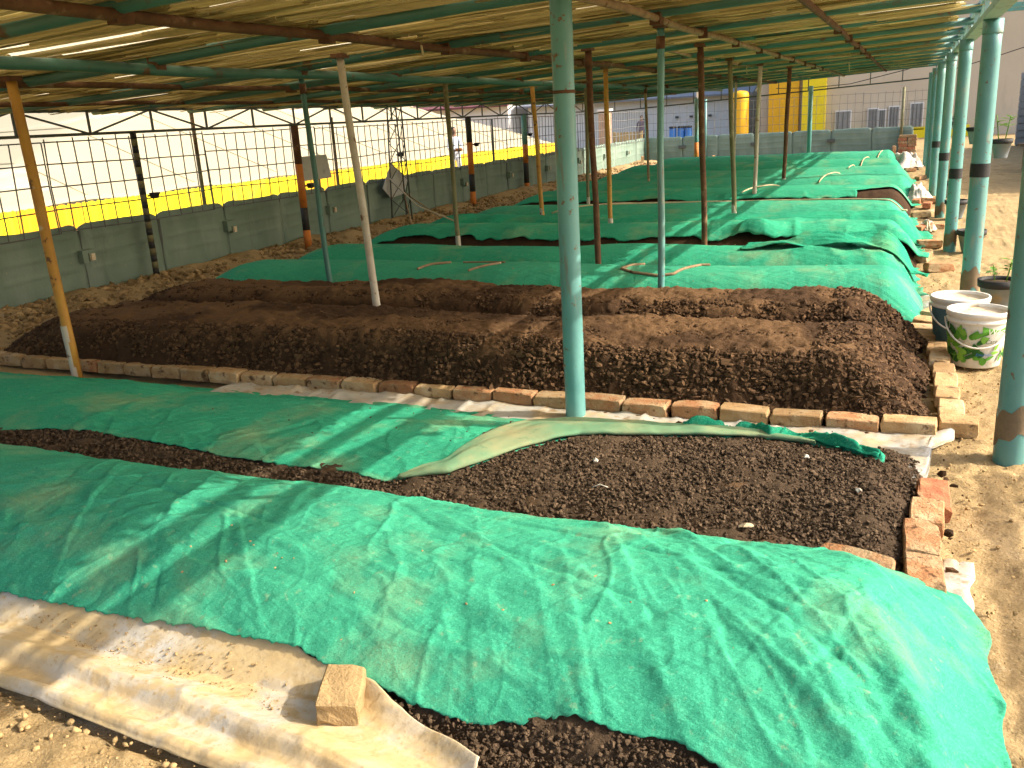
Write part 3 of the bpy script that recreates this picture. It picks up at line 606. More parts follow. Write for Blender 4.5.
# sheet between cloth two and the brick row
xs = np.linspace(-3.95, .27, 260); vv = np.linspace(0, 1, 26); U, V = np.meshgrid(xs, vv)
yA = spline([(-6.3, 4.08), (-1.2, 4.0), (-.4, 3.92), (-.1, 3.80), (.10, 3.72), (.15, 3.76), (.17, 4.18), (.27, 4.36)])
yB = spline([(-6.3, 4.36), (-.2, 4.36), (.1, 4.37), (.2, 4.40), (.27, 4.45)])
Yp = yA(U)+(yB(U)-yA(U))*V
Zp = .014+.012*ridge(U, Yp*.8+U*.3, .17, 2, 44)+.008*fbm(U, Yp, .2, 3, 46)+.03*sstep(.12, .25, U)*sstep(.2, .9, V)
p2 = obj('plastic_sheet', grid_mesh('plastic_sheet', U, Yp, np.maximum(Zp, .012)), PLASTIC2); solidify(p2, .002, 1)
tag(p2, 'cleaner white plastic strip between the second cloth and the brick row, ending in a point', 'plastic sheet')
m_ = MB()
X, Y = np.meshgrid(np.linspace(.17, .27, 10), np.linspace(2.55, 3.1, 30)); Z = .012+.012*np.abs(vnoise(X/.04, Y/.06, 3))
tag(solidify(obj('plastic_strip', grid_mesh('plastic_strip', X+.02*vnoise(Y/.1, X*0, 3), Y, Z), PLASTIC2), .002, 1), 'thin white plastic strip peeking out beside the orange bricks', 'plastic sheet')
# white rags at the path ends of the far beds
def rag(cx_, cy_, sx, sy, h, seed, m, name, label, cat):
    X, Y = np.meshgrid(np.linspace(-1, 1, 40), np.linspace(-1, 1, 40)); R_ = np.sqrt(X*X+Y*Y); A = np.arctan2(Y, X)
    s_ = np.maximum(np.abs(X), np.abs(Y))/np.maximum(R_, 1e-6); XX = X*s_*(1+.25*vnoise(A*1.5, A*0, seed)); YY = Y*s_*(1+.25*vnoise(A*1.5, A*0+5, seed))
    rr = np.maximum(np.abs(X), np.abs(Y))
    Z = h*(1-rr**2.2)*(.55+.7*ridge(X, Y, .7, 3, seed)*.6)+.014+.02*h/.1*np.abs(vnoise(X*4, Y*4, seed))
    o = obj(name, grid_mesh(name, cx_+sx*XX, cy_+sy*YY, np.maximum(Z, .012)), m); solidify(o, .003, 1); tag(o, label, cat); return o
rag(.30, 7.35, .20, .42, .07, 3, PLASTIC2, 'plastic_rag', 'crumpled white plastic rag on the path behind the paint buckets', 'plastic rag')
rag(.24, 11.9, .10, .30, .10, 5, PLASTIC2, 'plastic_rag', 'small white plastic rag by the third far cloth end', 'plastic rag')
rag(.13, 15.6, .22, .45, .22, 7, SACKW, 'woven_sack', 'pale yellowish sack slumped by a far column', 'sack')
rag(-.10, 22.6, .42, .8, .34, 9, SACKW, 'woven_sack', 'big crumpled white sack by the farthest columns', 'sack')

# ------------------------------------------------------------------ shed
SL = .040
def roofz(x): return 2.235+(x-.45)*SL
shed = thing('open_shed', 'long low shed of teal columns and pipes with a reed mat roof', 'shed', (-3.5, 12, 0))
COLS = [(.48, .75), (.48, 4.18), (.49, 7.80), (.43, 10.35), (.40, 13.3), (.36, 16.35), (.34, 19.8), (.32, 23.3)]
def column(x, y, top, r=.062, band=None, mud=None):
    m_ = MB(); pts = []
    z = -.05
    zs = [-.05, .0]+list(np.linspace(.2, top, 10))
    m_.tube([(x, y, z) for z in zs], [r*1.0+random.uniform(-.0006, .0006) for _ in zs], 28)
    c = m_.build('column', TEAL, shed)
    M2 = MB(); M2.tube([(x, y, top-.10), (x, y, top-.09), (x, y, top+.002)], [r+.004]*3, 28); M2.build('collar', TEAL, c).location = (0, 0, 0)
    if band: M3 = MB(); M3.tube([(x, y, band-.05), (x, y, band), (x, y, band+.05)], r+.004, 28, False); M3.build('black_band', BLACKR, c).location = (0, 0, 0)
    if mud:
        a, b = mud; seg = 28; M4 = MB(); V = []; F = []
        for i, zz in enumerate(np.linspace(a, b, 4)):
            for k in range(seg):
                wv = .028*math.sin(k*2*PI/seg*2+x*9)+.016*math.sin(k*2*PI/seg*5+1)+random.uniform(-.006, .006)
                V.append((x+(r+.0025)*math.cos(2*PI*k/seg), y+(r+.0025)*math.sin(2*PI*k/seg), zz+(wv if i in (0, 3) else 0)))
        for i in range(3):
            for k in range(seg): F.append((i*seg+k, i*seg+(k+1) % seg, (i+1)*seg+(k+1) % seg, (i+1)*seg+k))
        M4.add(V, F, True); M4.build('mud_splash', DIRTBAND, c).location = (0, 0, 0)
    return c
for i, (x, y) in enumerate(COLS):
    column(x, y, 2.06, .066 if i < 3 else .060, (None, None, .99, .78, .78, .80, None, None)[i], (None, (.11, .24), (.06, .22), (.05, .18), (.04, .16), None, None, None)[i])
cc = column(-1.555, 4.25, 2.20, .053)
M2 = MB(); M2.tube([(-1.555, 4.25, 1.66), (-1.555, 4.25, 1.675)], .0555, 28); M2.build('weld_ring', RUST, cc).location = (0, 0, 0)
# rafters along x
RY = [.15, 1.6, 3.05, 4.55, 6.05, 7.5, 8.95, 10.4, 11.85, 13.3, 14.75, 16.2, 17.65, 19.1, 20.5, 21.9, 23.3]
for i, y in enumerate(RY):
    m_ = MB(); pts = []
    for x in np.linspace(-8.2, .50, 14): pts.append((x, y+.02*math.sin(x*1.3+i), roofz(x)-.012*math.sin((x+8)*PI/4.2)+random.uniform(-.004, .004)))
    m_.tube(pts, .037, 12); r_ = m_.build('rafter', TEAL_D, shed)
# purlins along y
def purlin(x, dz, r, m_, y0=.1, y1=23.4, wob=.01):
    q_ = MB(); pts = [(x+wob*math.sin(y*1.7+x), y, roofz(x)+dz+wob*.6*math.sin(y*2.3+x*3)) for y in np.linspace(y0, y1, 60)]
    q_.tube(pts, r, 10); return q_.build('purlin', m_, shed)
purlin(-4.36, -.065, .034, TEAL_D, .1, 12.2); purlin(-4.40, -.065, .030, TEAL_D, 12.25, 23.4)
purlin(-3.08, -.028, .027, RUST); purlin(-1.56, -.03, .024, RUSTPALE); purlin(-.66, -.03, .024, RUST)
purlin(-5.55, -.03, .022, RUST); purlin(-6.9, -.03, .020, RUST); purlin(-2.3, -.0, .016, RUSTPALE, 9, 23.4)
# clamps where pipes cross
for y in RY[2:13]:
    for x in (-.66, -1.56, -3.08, -4.36, -5.55):
        if random.random() < .75:
            MB().box((x, y, roofz(x)-.03), (.07, .085, .075), random.uniform(-.2, .2)).build('pipe_clamp', RUST, shed)
# eave truss along the right columns
def truss(parent, A, B, dz, n, w, m_, name, diag=True, vm=None, wl=None):
    A = Vector(A); B = Vector(B); up_ = Vector((0, 0, dz))
    t = MB().bar(A, B, wl or w, w).build('lower_chord', m_, parent); MB().bar(A+up_, B+up_, w, w).build('upper_chord', m_, parent)
    for k in range(n+1):
        p = A.lerp(B, k/n); MB().bar(p+Vector((0, 0, w*.5)), p+up_-Vector((0, 0, w*.5)), w*.7, w*.7).build('strut', vm or m_, parent)
        if diag and k < n:
            q_ = A.lerp(B, (k+1)/n)
            a, b = (p, q_+up_) if k % 2 else (p+up_, q_); d = (b-a).normalized()*w
            MB().bar(a+d, b-d, w*.6, w*.6).build('brace', m_, parent)
TRUSS_L = mat('pale_teal_angle', (.22, .36, .33), (.30, .40, .36), 6, .3, .7, .6, layers=[((.16, .09, .045), 9, .6, .7)], spec=.3)
et = thing('eave_truss', 'pale teal lattice beam on top of the columns at the path side', 'truss', (.46, 12, 2.06))
truss(et, (.47, .1, 2.085), (.47, 23.5, 2.085), .19, 17, .046, TRUSS_L, 'eave', True, None, .105)
for y in (7.6, 7.95, 4.0, 4.35):
    MB().box((.60, y, 2.13), (.20, .05, .03)).build('bracket', TEAL, et)
lt = thing('fence_truss', 'dark lattice beam along the low roof edge above the left fence', 'truss', (-8.0, 12, 1.66))
truss(lt, (-7.95, 1, 1.66), (-7.95, 24, 1.66), .235, 26, .030, STEEL_D, 'left', True)
ft = thing('gable_truss', 'thin dark lattice beam under the far end of the roof', 'truss', (-3.7, 23.5, 1.7))
truss(ft, (-7.9, 23.55, 1.60), (.40, 23.55, 1.95), .27, 12, .030, STEEL_D, 'far', False)
for (x, y) in ((-7.92, 23.4), (-5.05, 23.5), (-2.3, 23.5)):
    m_ = MB(); m_.tube([(x, y, -.03), (x, y, 1.70+(x+7.9)*.0434)], .055, 16); m_.build('post', TEAL, shed)
m_ = MB(); m_.tube([(-5.05, 23.5, .25), (-5.05, 23.5, .75)], .058, 16); m_.build('painted_sleeve', ORANGE_P, shed)
# reed mats
def mat_mesh(i):
    r_ = np.random.default_rng(100+i); Vs = []; Lx, Ly = 1.80, 1.52
    def reed(y, z, w, h, x0, x1, tilt, yaw):
        ns = 4; xs_ = np.linspace(x0, x1, ns); base = len(Vs)*0
        rows = []
        sag = r_.uniform(-.012, .010)
        for q_ in xs_:
            zc = z+tilt*q_+sag*math.cos(q_/Lx*PI)+r_.uniform(-.003, .003); yc = y+yaw*q_
            rows.append([(q_, yc-w/2, zc), (q_, yc, zc-h), (q_, yc+w/2, zc), (q_, yc, zc+h)])
        Vs.append(np.array(rows).reshape(-1, 3))
    y = -Ly/2
    while y < Ly/2:
        w = r_.choice([.016, .022, .03, .045, .06], p=[.25, .3, .22, .15, .08])
        if r_.random() > .09:
            a = -Lx/2-r_.uniform(0, .1); b = Lx/2+r_.uniform(0, .1)
            if r_.random() < .2: b = a+r_.uniform(.5, 1.2)
            reed(y+w/2, r_.uniform(-.008, .012), w, .006 if w > .04 else .008, a, b, r_.uniform(-.008, .008), r_.uniform(-.018, .018))
        y += w*r_.uniform(.75, 1.08)
    for _ in range(16):      # loose reeds hanging below
        a = r_.uniform(-Lx/2, Lx/2-.4); reed(r_.uniform(-Ly/2, Ly/2), r_.uniform(-.028, -.012), r_.uniform(.012, .05), .005, a, a+r_.uniform(.3, 1.1), r_.uniform(-.025, .025), r_.uniform(-.10, .10))
    ns = 4; F1 = []
    for s_ in range(ns-1):
        for k in range(4): F1.append((s_*4+k, s_*4+(k+1) % 4, (s_+1)*4+(k+1) % 4, (s_+1)*4+k))
    F1 += [(3, 2, 1, 0), (12, 13, 14, 15)]
    F1 = np.array(F1); V = np.concatenate(Vs); F = (F1[None]+16*np.arange(len(Vs))[:, None, None]).reshape(-1, 4)
    me = fast_mesh('reed_mat', V, F, False); me.materials.append(REED); return me
RMS = [mat_mesh(i) for i in range(8)]
tiltm = -math.atan(SL)
for i in range(len(RY)-1):
    yc = (RY[i]+RY[i+1])/2
    for k, x in enumerate(np.arange(-7.35, .2, 1.66)):
        if i < 1 and False: continue
        o = bpy.data.objects.new('reed_mat', random.choice(RMS)); col.objects.link(o); o.parent = shed
        o.location = Vector((x+.06, yc+random.uniform(-.03, .03), roofz(x)+.020+.007*(k % 2)+random.uniform(0, .006)))-shed.location
        o.rotation_euler = (random.uniform(-.012, .012), tiltm, random.uniform(-.02, .02)+(PI if random.random() < .5 else 0))
        if abs(o.rotation_euler.z) > 1: o.rotation_euler.y = -tiltm
X, Y = np.meshgrid(np.linspace(-8.35, .33, 120), np.linspace(.0, 23.75, 260))
Z = 2.235+(X-.45)*SL+.070+.012*fbm(X*.3, Y, .3, 3, 3)+.006*np.abs(np.sin(Y*40))
o = obj('roof_thatch', grid_mesh('roof_thatch', X, Y, Z), STRAW, shed)
# strings dangling from the roof
for (x, y, l) in ((-3.05, 5.6, .07), (-2.2, 13.5, .12), (-1.0, 16, .15)):
    MB().tube([(x, y, roofz(x)-.03), (x+.01, y, roofz(x)-.03-l)], .008, 6).build('hanging_scrap', ROPE, shed)

# ------------------------------------------------------------------ prop poles
PROPS = [  # base x, y, top x, y(top), radius, material, label
    (-5.29, 4.29, -5.36, 4.30, .034, YEL_POST, 'worn yellow prop pole standing by the left end of the brick row'),
    (-3.62, 5.66, -3.74, 5.66, .028, PALE_P, 'whitewashed leaning prop pole rising from the black compost bed'),
    (-4.72, 6.62, -4.78, 6.62, .024, TEAL_D, 'thin dark green prop pole beside the whitewashed one'),
    (-4.55, 8.86, -4.57, 8.86, .026, OLIVE_P, 'brown olive prop pole with a pale foot, tied to the taut rope'),
    (-4.65, 11.68, -4.72, 11.68, .030, YEL_POST, 'amber yellow prop pole left of the big middle column'),
    (-4.50, 13.20, -4.48, 13.20, .024, OLIVE_P, 'thin olive prop pole just right of the big middle column'),
    (-2.55, 7.74, -2.60, 7.74, .028, RUST, 'rust brown prop pole right of the big middle column'),
    (-3.26, 10.38, -3.28, 10.38, .028, YEL_POST, 'slim amber prop pole right of the rust brown one'),
    (-4.34, 16.2, -4.39, 16.2, .024, RUSTPALE, 'thin mottled prop pole far back, behind the teal one'),
    (-1.70, 6.66, -1.69, 6.66, .026, TEAL, 'bright teal prop pole behind the right part of the black bed'),
    (-1.82, 8.90, -1.88, 8.90, .029, RUST, 'dark red brown prop pole in the soil gap between the covered beds'),
    (-2.02, 11.75, -2.12, 11.75, .030, OLIVE_P, 'olive prop pole with a white foot, among the far green cloths'),
    (-3.40, 19.5, -3.38, 19.5, .026, PALE_P, 'pale thin prop pole far back, partly behind the olive one'),
    (-2.12, 13.9, -2.07, 13.9, .030, PALE_P, 'pale green leaning prop pole in the sunlit far cloths'),
    (-1.95, 15.9, -1.90, 15.9, .034, RUST, 'rusty prop pole before the yellow painted far wall'),
]
for (x, y, tx, ty, r, m_, lab) in PROPS:
    top = roofz(tx)-.02; t_ = thing('prop_pole', lab, 'pole', (x, y, 0), 'prop poles under the roof')
    q_ = MB(); zs = np.linspace(-.03, top, 9)
    q_.tube([(x+(tx-x)*z/top+.004*math.sin(z*5+x), y+(ty-y)*z/top, z) for z in zs], [r*(1+.03*math.sin(z*3+y)) for z in zs], 14)
    q_.build('shaft', m_, t_)
    MB().box((tx, ty, top+.005), (.09, .10, .03)).build('cap_plate', RUST, t_)
    if m_ in (OLIVE_P, PALE_P, YEL_POST) or 'yellow' in lab:
        q_ = MB(); q_.tube([(x, y, -.02), (x+(tx-x)*.2, y, .32), (x+(tx-x)*.22, y, .36)], [r+.002, r+.002, r+.001], 14, False); q_.build('foot_paint', PALE_P, t_)
    else:
        q_ = MB(); q_.tube([(x+(tx-x)*.9, y, top*.93), (x+(tx-x)*.96, y, top*.97)], r+.006, 14); q_.build('sleeve', RUST, t_)

# ------------------------------------------------------------------ left wall and mesh fence
WX = -8.10
wall = thing('panel_wall', 'low wall of grey green moulded panels along the left side', 'wall', (WX, 14, 0))
def panel_mesh(i, w=1.135, h=.75):
    nx, nz = 46, 34; u = np.linspace(-1, 1, nx); v = np.linspace(0, 1, nz); U, V = np.meshgrid(u, v)
    rc = .10
    topz = h*(1-.06*np.clip((np.abs(U)-.80)/.2, 0, 1)**2)+.012*vnoise(U*1.5, U*0, 300+i)
    Yq = U*w/2*(1-.02*sstep(.85, 1, V)); Zq = V*topz-.05*(1-V)
    D = .018*sstep(1., .90, np.abs(U))*sstep(1.0, .93, V)
    for zc in (.28, .45, .62): D = D+.010*np.exp(-((Zq-zc-.01*np.sin(U*2+i))/.018)**2)*sstep(.92, .75, np.abs(U))
    D = D+.006*vnoise(U*3, V*2, 310+i)+.010*vnoise(U*1.1, V*1.1, 320+i)
    Xq = D+.02
    ny_, nx_ = U.shape; F = grid_faces(ny_, nx_); V0 = np.stack([Xq, Yq, Zq], -1).reshape(-1, 3)
    return fast_mesh('panel', V0, F)
PM = [panel_mesh(i) for i in range(5)]
for me in PM: me.materials.append(WALLG)
yy = 6.92-1.14*6; k = 0; joints = []
while yy < 29.6:
    o = bpy.data.objects.new('panel', random.choice(PM)); col.objects.link(o); o.parent = wall
    o.location = Vector((WX, yy+.57, 0))-wall.location; o.rotation_euler = (random.uniform(-.012, .012), random.uniform(-.03, .01), random.uniform(-.01, .01)); solidify(o, .03, -1)
    joints.append(yy); yy += 1.14
for k, y in enumerate(joints):
    MB().box((WX-.01, y, .33), (.05, .05, .70)).build('joint_post', STEEL_D, wall)
    if k % 2 == 0:
        m_ = MB(); m_.box((WX+.07, y, .42+.03*math.sin(k)), (.09, .17, .13)); m_.box((WX+.10, y+.03, .40), (.06, .09, .09)); m_.build('joint_lump', WALLG, wall)
        MB().box((WX+.138, y+.02, .40), (.02, .06, .07), .2).build('bracket_patch', DUST_W, wall)
fen = thing('mesh_fence', 'welded wire mesh fence standing above the left panel wall', 'fence', (WX, 14, .7))
ra = random.Random(5)
def mesh_panel(parent, P0, P1, z0, z1, sp=.19, r=.0072, slump=.02):
    P0 = Vector((*P0, 0)); P1 = Vector((*P1, 0)); L = (P1-P0).length; n = max(2, int(L/sp)); d = (P1-P0)/n
    m_ = MB(); nr = 5; zs = [z0+.02+(z1-z0-.04)*k/(nr-1) for k in range(nr)]
    for k in range(n+1):
        p = P0+d*k; sx = ra.uniform(-.012, .012)
        m_.tube([(p.x+sx, p.y+ra.uniform(-.02, .02), z0), (p.x, p.y, (z0+z1)/2), (p.x-sx, p.y+ra.uniform(-.02, .02), z1+ra.uniform(-.03, .03))], r, 5, False)
    for z in zs:
        s0 = ra.uniform(-slump, slump); s1 = ra.uniform(-slump, slump)
        m_.tube([(P0.x, P0.y, z+s0), ((P0.x+P1.x)/2+.008, (P0.y+P1.y)/2, z+(s0+s1)/2-ra.uniform(0, .02)), (P1.x, P1.y, z+s1)], r, 5, False)
    m_.build('mesh_panel', WIRE, parent)
y = 2.0
while y < 29:
    mesh_panel(fen, (WX+.08, y), (WX+.08, y+2.3), .68, 1.62); y += 2.32
# fence posts (things of their own kinds)
def striped_post(x, y, top, r, bands, label, lean=(0, 0)):
    t_ = thing('fence_post', label, 'post', (x, y, 0), 'fence posts along the left wall')
    z = 0.
    m_ = MB(); m_.tube([(x, y, -.03), (x+lean[0], y+lean[1], top)], r-.002, 16); m_.build('core', bands[0][2], t_)
    for (a, b, mm) in bands:
        q_ = MB(); q_.tube([(x+lean[0]*a/top, y+lean[1]*a/top, a), (x+lean[0]*b/top, y+lean[1]*b/top, b)], r, 16); q_.build('paint_band', mm, t_)
n_ = 22; bands = [(k*1.66/n_, (k+1)*1.66/n_-.001, (BLACK_P if k % 2 else OLIVE_P)) for k in range(n_)]
striped_post(-7.90, 7.72, 1.66, .034, bands, 'slim post with narrow black and ochre stripes at the left wall')
striped_post(-7.46, 10.05, 1.64, .050, [(0, .28, ORANGE_P), (.281, .58, BLACK_P), (.581, 1.15, ORANGE_P), (1.151, 1.64, RUST)], 'thick post in orange and black bands at the left wall')
striped_post(-7.58, 15.5, 1.66, .055, [(0, .3, ORANGE_P), (.301, .62, BLACK_P), (.621, 1.2, ORANGE_P), (1.201, 1.66, BLACK_P)], 'dark topped post in orange and black bands farther along the left wall')
striped_post(-7.92, 19.0, 1.66, .060, [(0, .18, ORANGE_P), (.181, .62, BLACK_P), (.621, 1.02, ORANGE_P), (1.021, 1.66, TEAL)], 'teal topped post with one orange and one black band near the big column')
striped_post(-8.2, 9.0, 1.9, .024, [(0, 1.35, OLIVE_P), (1.351, 1.9, RUSTPALE)], 'thin weathered bamboo post behind the left mesh fence')
striped_post(-8.2, 12.0, 1.75, .024, [(0, 1.35, RUSTPALE), (1.351, 1.75, OLIVE_P)], 'thin grey brown post behind the hanging grey board')
striped_post(-8.15, 17.8, 1.6, .022, [(0, .9, STEEL_D), (.901, 1.6, WIRE)], 'thin steel stake between the two farthest banded posts')

def hung_board(pts, label):
    m_ = MB(); pts = [Vector(p) for p in pts]; n = len(pts); back = [p+Vector((-.012, 0, 0)) for p in pts]
    m_.add(pts+back, [tuple(range(n)), tuple(range(2*n-1, n-1, -1))]+[(i, n+i, n+(i+1) % n, (i+1) % n) for i in range(n)])
    t_ = thing('hanging_board', label, 'board', tuple(pts[0]), 'boards hung on the mesh fence'); m_.build('board', SIGNG, t_)
    q_ = MB(); q_.tube([pts[1], pts[1]+Vector((.0, .0, .12))], .004, 5); q_.build('tie_wire', WIRE, t_)
hung_board([(-7.96, 10.72, .88), (-7.96, 10.80, 1.22), (-7.96, 11.42, 1.22), (-7.96, 11.50, .88)], 'blank square grey board hung on the left mesh fence')
hung_board([(-7.90, 12.82, .60), (-7.90, 13.15, .98), (-7.90, 13.65, .70), (-7.90, 13.50, .46), (-7.90, 13.05, .42)], 'crooked diamond shaped grey board hung on the fence by the lattice mast')
# small black flood lamps on the posts
for (x, y, z, lab) in ((-7.40, 10.14, .86, 'small black lamp on the nearer orange banded post'), (-7.84, 7.80, .96, 'small black lamp on the ochre striped post'), (-7.52, 15.62, 1.15, 'small black lamp on the dark topped post'),
                       (-7.85, 19.10, 1.22, 'small black lamp on the teal topped post'), (-7.9, 13.45, 1.10, 'small black lamp above the diamond shaped board')):
    t_ = thing('flood_lamp', lab, 'lamp', (x, y, z), 'lamps on the left fence posts')
    m_ = MB(); m_.add([(x, y-.035, z-.03), (x, y+.035, z-.03), (x, y+.055, z+.035), (x, y-.055, z+.035), (x+.05, y-.03, z-.03), (x+.05, y+.03, z-.03), (x+.07, y+.05, z+.035), (x+.07, y-.05, z+.035)],
               [(0, 1, 2, 3), (4, 7, 6, 5), (0, 4, 5, 1), (1, 5, 6, 2), (2, 6, 7, 3), (3, 7, 4, 0)]); m_.build('housing', BLACKR, t_)
    MB().box((x-.03, y, z), (.07, .02, .02)).build('arm', STEEL_D, t_)
# lattice mast
t_ = thing('lattice_mast', 'slender steel lattice mast just behind the left wall', 'mast', (-8.0, 13.2, 0))
q4 = [(-7.86, 12.95), (-7.86, 13.45), (-7.62, 13.2)]
for (x, y) in q4: MB().tube([(x, y, 0), (x+(-7.75-x)*.25, y+(13.2-y)*.45, 1.86)], .013, 8).build('leg', STEEL_D, t_)
for k in range(6):
    z = .1+k*.3
    f0 = z/1.86; f1 = min(1., (z+.3)/1.86)
    for a in range(3):
        A = q4[a]; B = q4[(a+1) % 3]
        pa = (A[0]+(-7.75-A[0])*.25*f0, A[1]+(13.2-A[1])*.45*f0, z); pb = (B[0]+(-7.75-B[0])*.25*f1, B[1]+(13.2-B[1])*.45*f1, min(z+.3, 1.86))
        MB().bar(pa, pb, .010).build('brace', STEEL_D, t_)
for (x, y) in ((-7.3, 12.6), (-7.35, 13.7)): MB().tube([(x, y, .02), (-7.7, 13.15, .5)], .011, 6).build('stay', RUSTPALE, t_)

# ------------------------------------------------------------------ far wall
FY = 29.6
fw = thing('panel_wall', 'low grey green panel wall closing the far end of the yard', 'wall', (-4, FY, 0))
for k, x in enumerate(np.arange(-7.95, -.6, 1.14)):
    o = bpy.data.objects.new('panel', random.choice(PM)); col.objects.link(o); o.parent = fw
    o.location = Vector((x+.57, FY, 0))-fw.location; o.rotation_euler = (random.uniform(-.02, .02), 0, -PI/2+random.uniform(-.01, .01)); solidify(o, .03, -1)
    MB().box((x, FY+.03, .34), (.05, .05, .72)).build('joint_post', STEEL_D, fw)
    if k % 2: MB().box((x, FY-.06, .42), (.22, .09, .10)).build('joint_lump', STEEL_D, fw)
ff_ = thing('mesh_fence', 'welded wire mesh fence standing above the far panel wall', 'fence', (-3, FY, .7))
x = -8.0
while x < .8:
    mesh_panel(ff_, (x, FY+.05), (x+2.2, FY+.05), .68, 1.75, .20, .0055); x += 2.2
for (x, m_, lab) in ((-6.05, TEAL, 'a'), (-8.0, TEAL, 'b'), (-.3, OLIVE_P, 'c')):
    q_ = MB(); q_.tube([(x, FY-.1, 0), (x, FY-.1, 1.85)], .04, 12); q_.build('post', m_, ff_)
bp = thing('brick_stack', 'rough stub of red brown bricks at the right end of the far wall', 'brick stack', (-.1, 29.4, 0))
for k in range(6):
    for j in range(2): brick(bp, random.choice('rto'), -.25+j*.25+random.uniform(-.02, .02), 29.4, .04+.085*k, random.uniform(-.1, .1))
for (x, y, k, lab) in ((-7.6, 27.6, 't', 'pale brick block at the far left corner of the yard'), (-.45, 28.2, 'o', 'upright pale brick at the right end of the far wall'), (-5.2, 26.5, 't', 'pale block between the far cloth and the far wall')):
    t_ = thing('loose_brick', lab, 'brick', (x, y, 0)); q = brick(t_, k, x, y, .14, .3, (0, PI/2))

# ------------------------------------------------------------------ marquee behind the left wall
mq = thing('marquee', 'large cream tarpaulin roof over yellow corrugated sides beyond the left wall', 'marquee', (-12, 16, 0))
EX = -11.8; E0, E1 = 4.5, 31; EZ = .70
nu, nv = 120, 40
U, V = np.meshgrid(np.linspace(0, 1, nu), np.linspace(0, 1, nv))
def mq_surf(U, V):
    y = E0+(E1-E0)*U; x = EX-7.5*V
    hip = np.minimum(np.clip((y-8)/12.5, 0.004, 1), np.clip((E1-y)/6.5, 0, 1))
    z = EZ+np.minimum(V*2.9, hip*2.9)
    return x, y, z-.10*np.sin(V*PI)*0+.02*np.sin(y*2.6)
x, y, z = mq_surf(U, V)
o = obj('tarpaulin_roof', grid_mesh('tarpaulin_roof', x, y, z), CREAM, mq); solidify(o, .02, 1)
for k in range(11):
    yv = np.full(20, (k+.5)/11.); vv = np.linspace(.02, 1, 20); a, b, c = mq_surf(yv, vv)
    MB().tube(list(zip(a, b, c+.02)), .025, 6).build('roof_seam', CREAM, mq)
k = 0; y = E0
while y < E1-.05:
    w = 1.15; yy_ = np.linspace(y, min(y+w-.01, E1), 24); V = []; F = []
    for q_, yv in enumerate(yy_):
        xo = EX+.03+.022*math.sin(yv*2*PI/.19)
        V += [(xo, yv, 0), (xo, yv, EZ-.02+.03*abs(math.sin(yv*PI/.14)))]
    for q_ in range(23): F.append((q_*2, q_*2+2, q_*2+3, q_*2+1))
    o = MB().add(V, F, False).build('side_sheet', YELLOW_O if (k % 6 == 4 or k == 2) and k > 1 else YELLOW, mq); solidify(o, .004); k += 1; y += w
# end walls and back so the marquee is closed
MB().add([(EX, E0, 0), (EX-7.5, E0, 0), (EX-7.5, E0, EZ), (EX, E0, EZ)], [(0, 1, 2, 3)]).build('end_wall', YELLOW, mq)
MB().add([(EX, E1, 0), (EX-7.5, E1, 0), (EX-7.5, E1, EZ), (EX, E1, EZ)], [(3, 2, 1, 0)]).build('end_wall', YELLOW, mq)

# ------------------------------------------------------------------ far buildings
def block(name, parent, x0, x1, y0, y1, z0, z1, m_): return MB().box(((x0+x1)/2, (y0+y1)/2, (z0+z1)/2), (x1-x0, y1-y0, z1-z0)).build(name, m_, parent)
bb = thing('beige_building', 'tall plain beige building with yellow stripes beyond the far wall', 'building', (0, 46, 0))
block('wall', bb, -5.9, 9, 40.0, 56, 0, 9, BEIGE)
block('yellow_stripe', bb, -5.55, -4.35, 39.75, 39.99, 0, 5.5, YELLOW_O); block('yellow_stripe', bb, -4.20, -3.30, 39.60, 39.99, 0, 5.5, YELLOW)
for (x, w, z0, z1) in ((-2.62, .55, .30, 1.15), (-1.50, .34, .35, 1.18), (-.72, .34, .40, 1.22), (.1, .42, .40, 1.3), (-1.15, .22, .35, 1.12)):
    f_ = block('window', bb, x-w/2-.04, x+w/2+.04, 39.93, 39.995, z0-.04, z1+.04, LTGREY); p_ = block('pane', bb, x-w/2, x+w/2, 39.90, 39.925, z0, z1, GLASS); p_.parent = f_; p_.location = (0, 0, 0)
    sl_ = block('sill', bb, x-w/2-.08, x+w/2+.08, 39.80, 39.99, z0-.09, z0-.045, CRETE); sl_.parent = f_; sl_.location = (0, 0, 0)
    q_ = MB(); [q_.box((x-w/2+w*(j+.5)/3, 39.885, (z0+z1)/2), (.02, .02, z1-z0)) for j in range(3)]; b_ = q_.build('window_bars', STEEL_D, bb); b_.parent = f_; b_.location = (0, 0, 0)
block('plinth', bb, -3.2, 2.0, 39.8, 39.99, 0, .42, YELLOW)
yp = thing('yellow_silo', 'rounded top yellow silo standing before the pale building', 'silo', (-6.45, 38, 0))
m_ = MB(); m_.lathe([(.35, 0), (.35, 1.95), (.34, 2.05), (.30, 2.12), (.2, 2.17), (0.001, 2.19)], 24, (-6.45, 38.2, 0)); m_.build('shell', YELLOW_O, yp)
m_ = MB(); m_.lathe([(.36, .55), (.365, .57), (.36, .59)], 24, (-6.45, 38.2, 0)); m_.build('hoop', YELLOW_O, yp)
pb = thing('pale_building', 'long pale block building with a grey metal roof in the far background', 'building', (-12, 46, 0))
block('wall', pb, -18.5, -7.2, 45, 54, 0, 2.25, LTGREY)
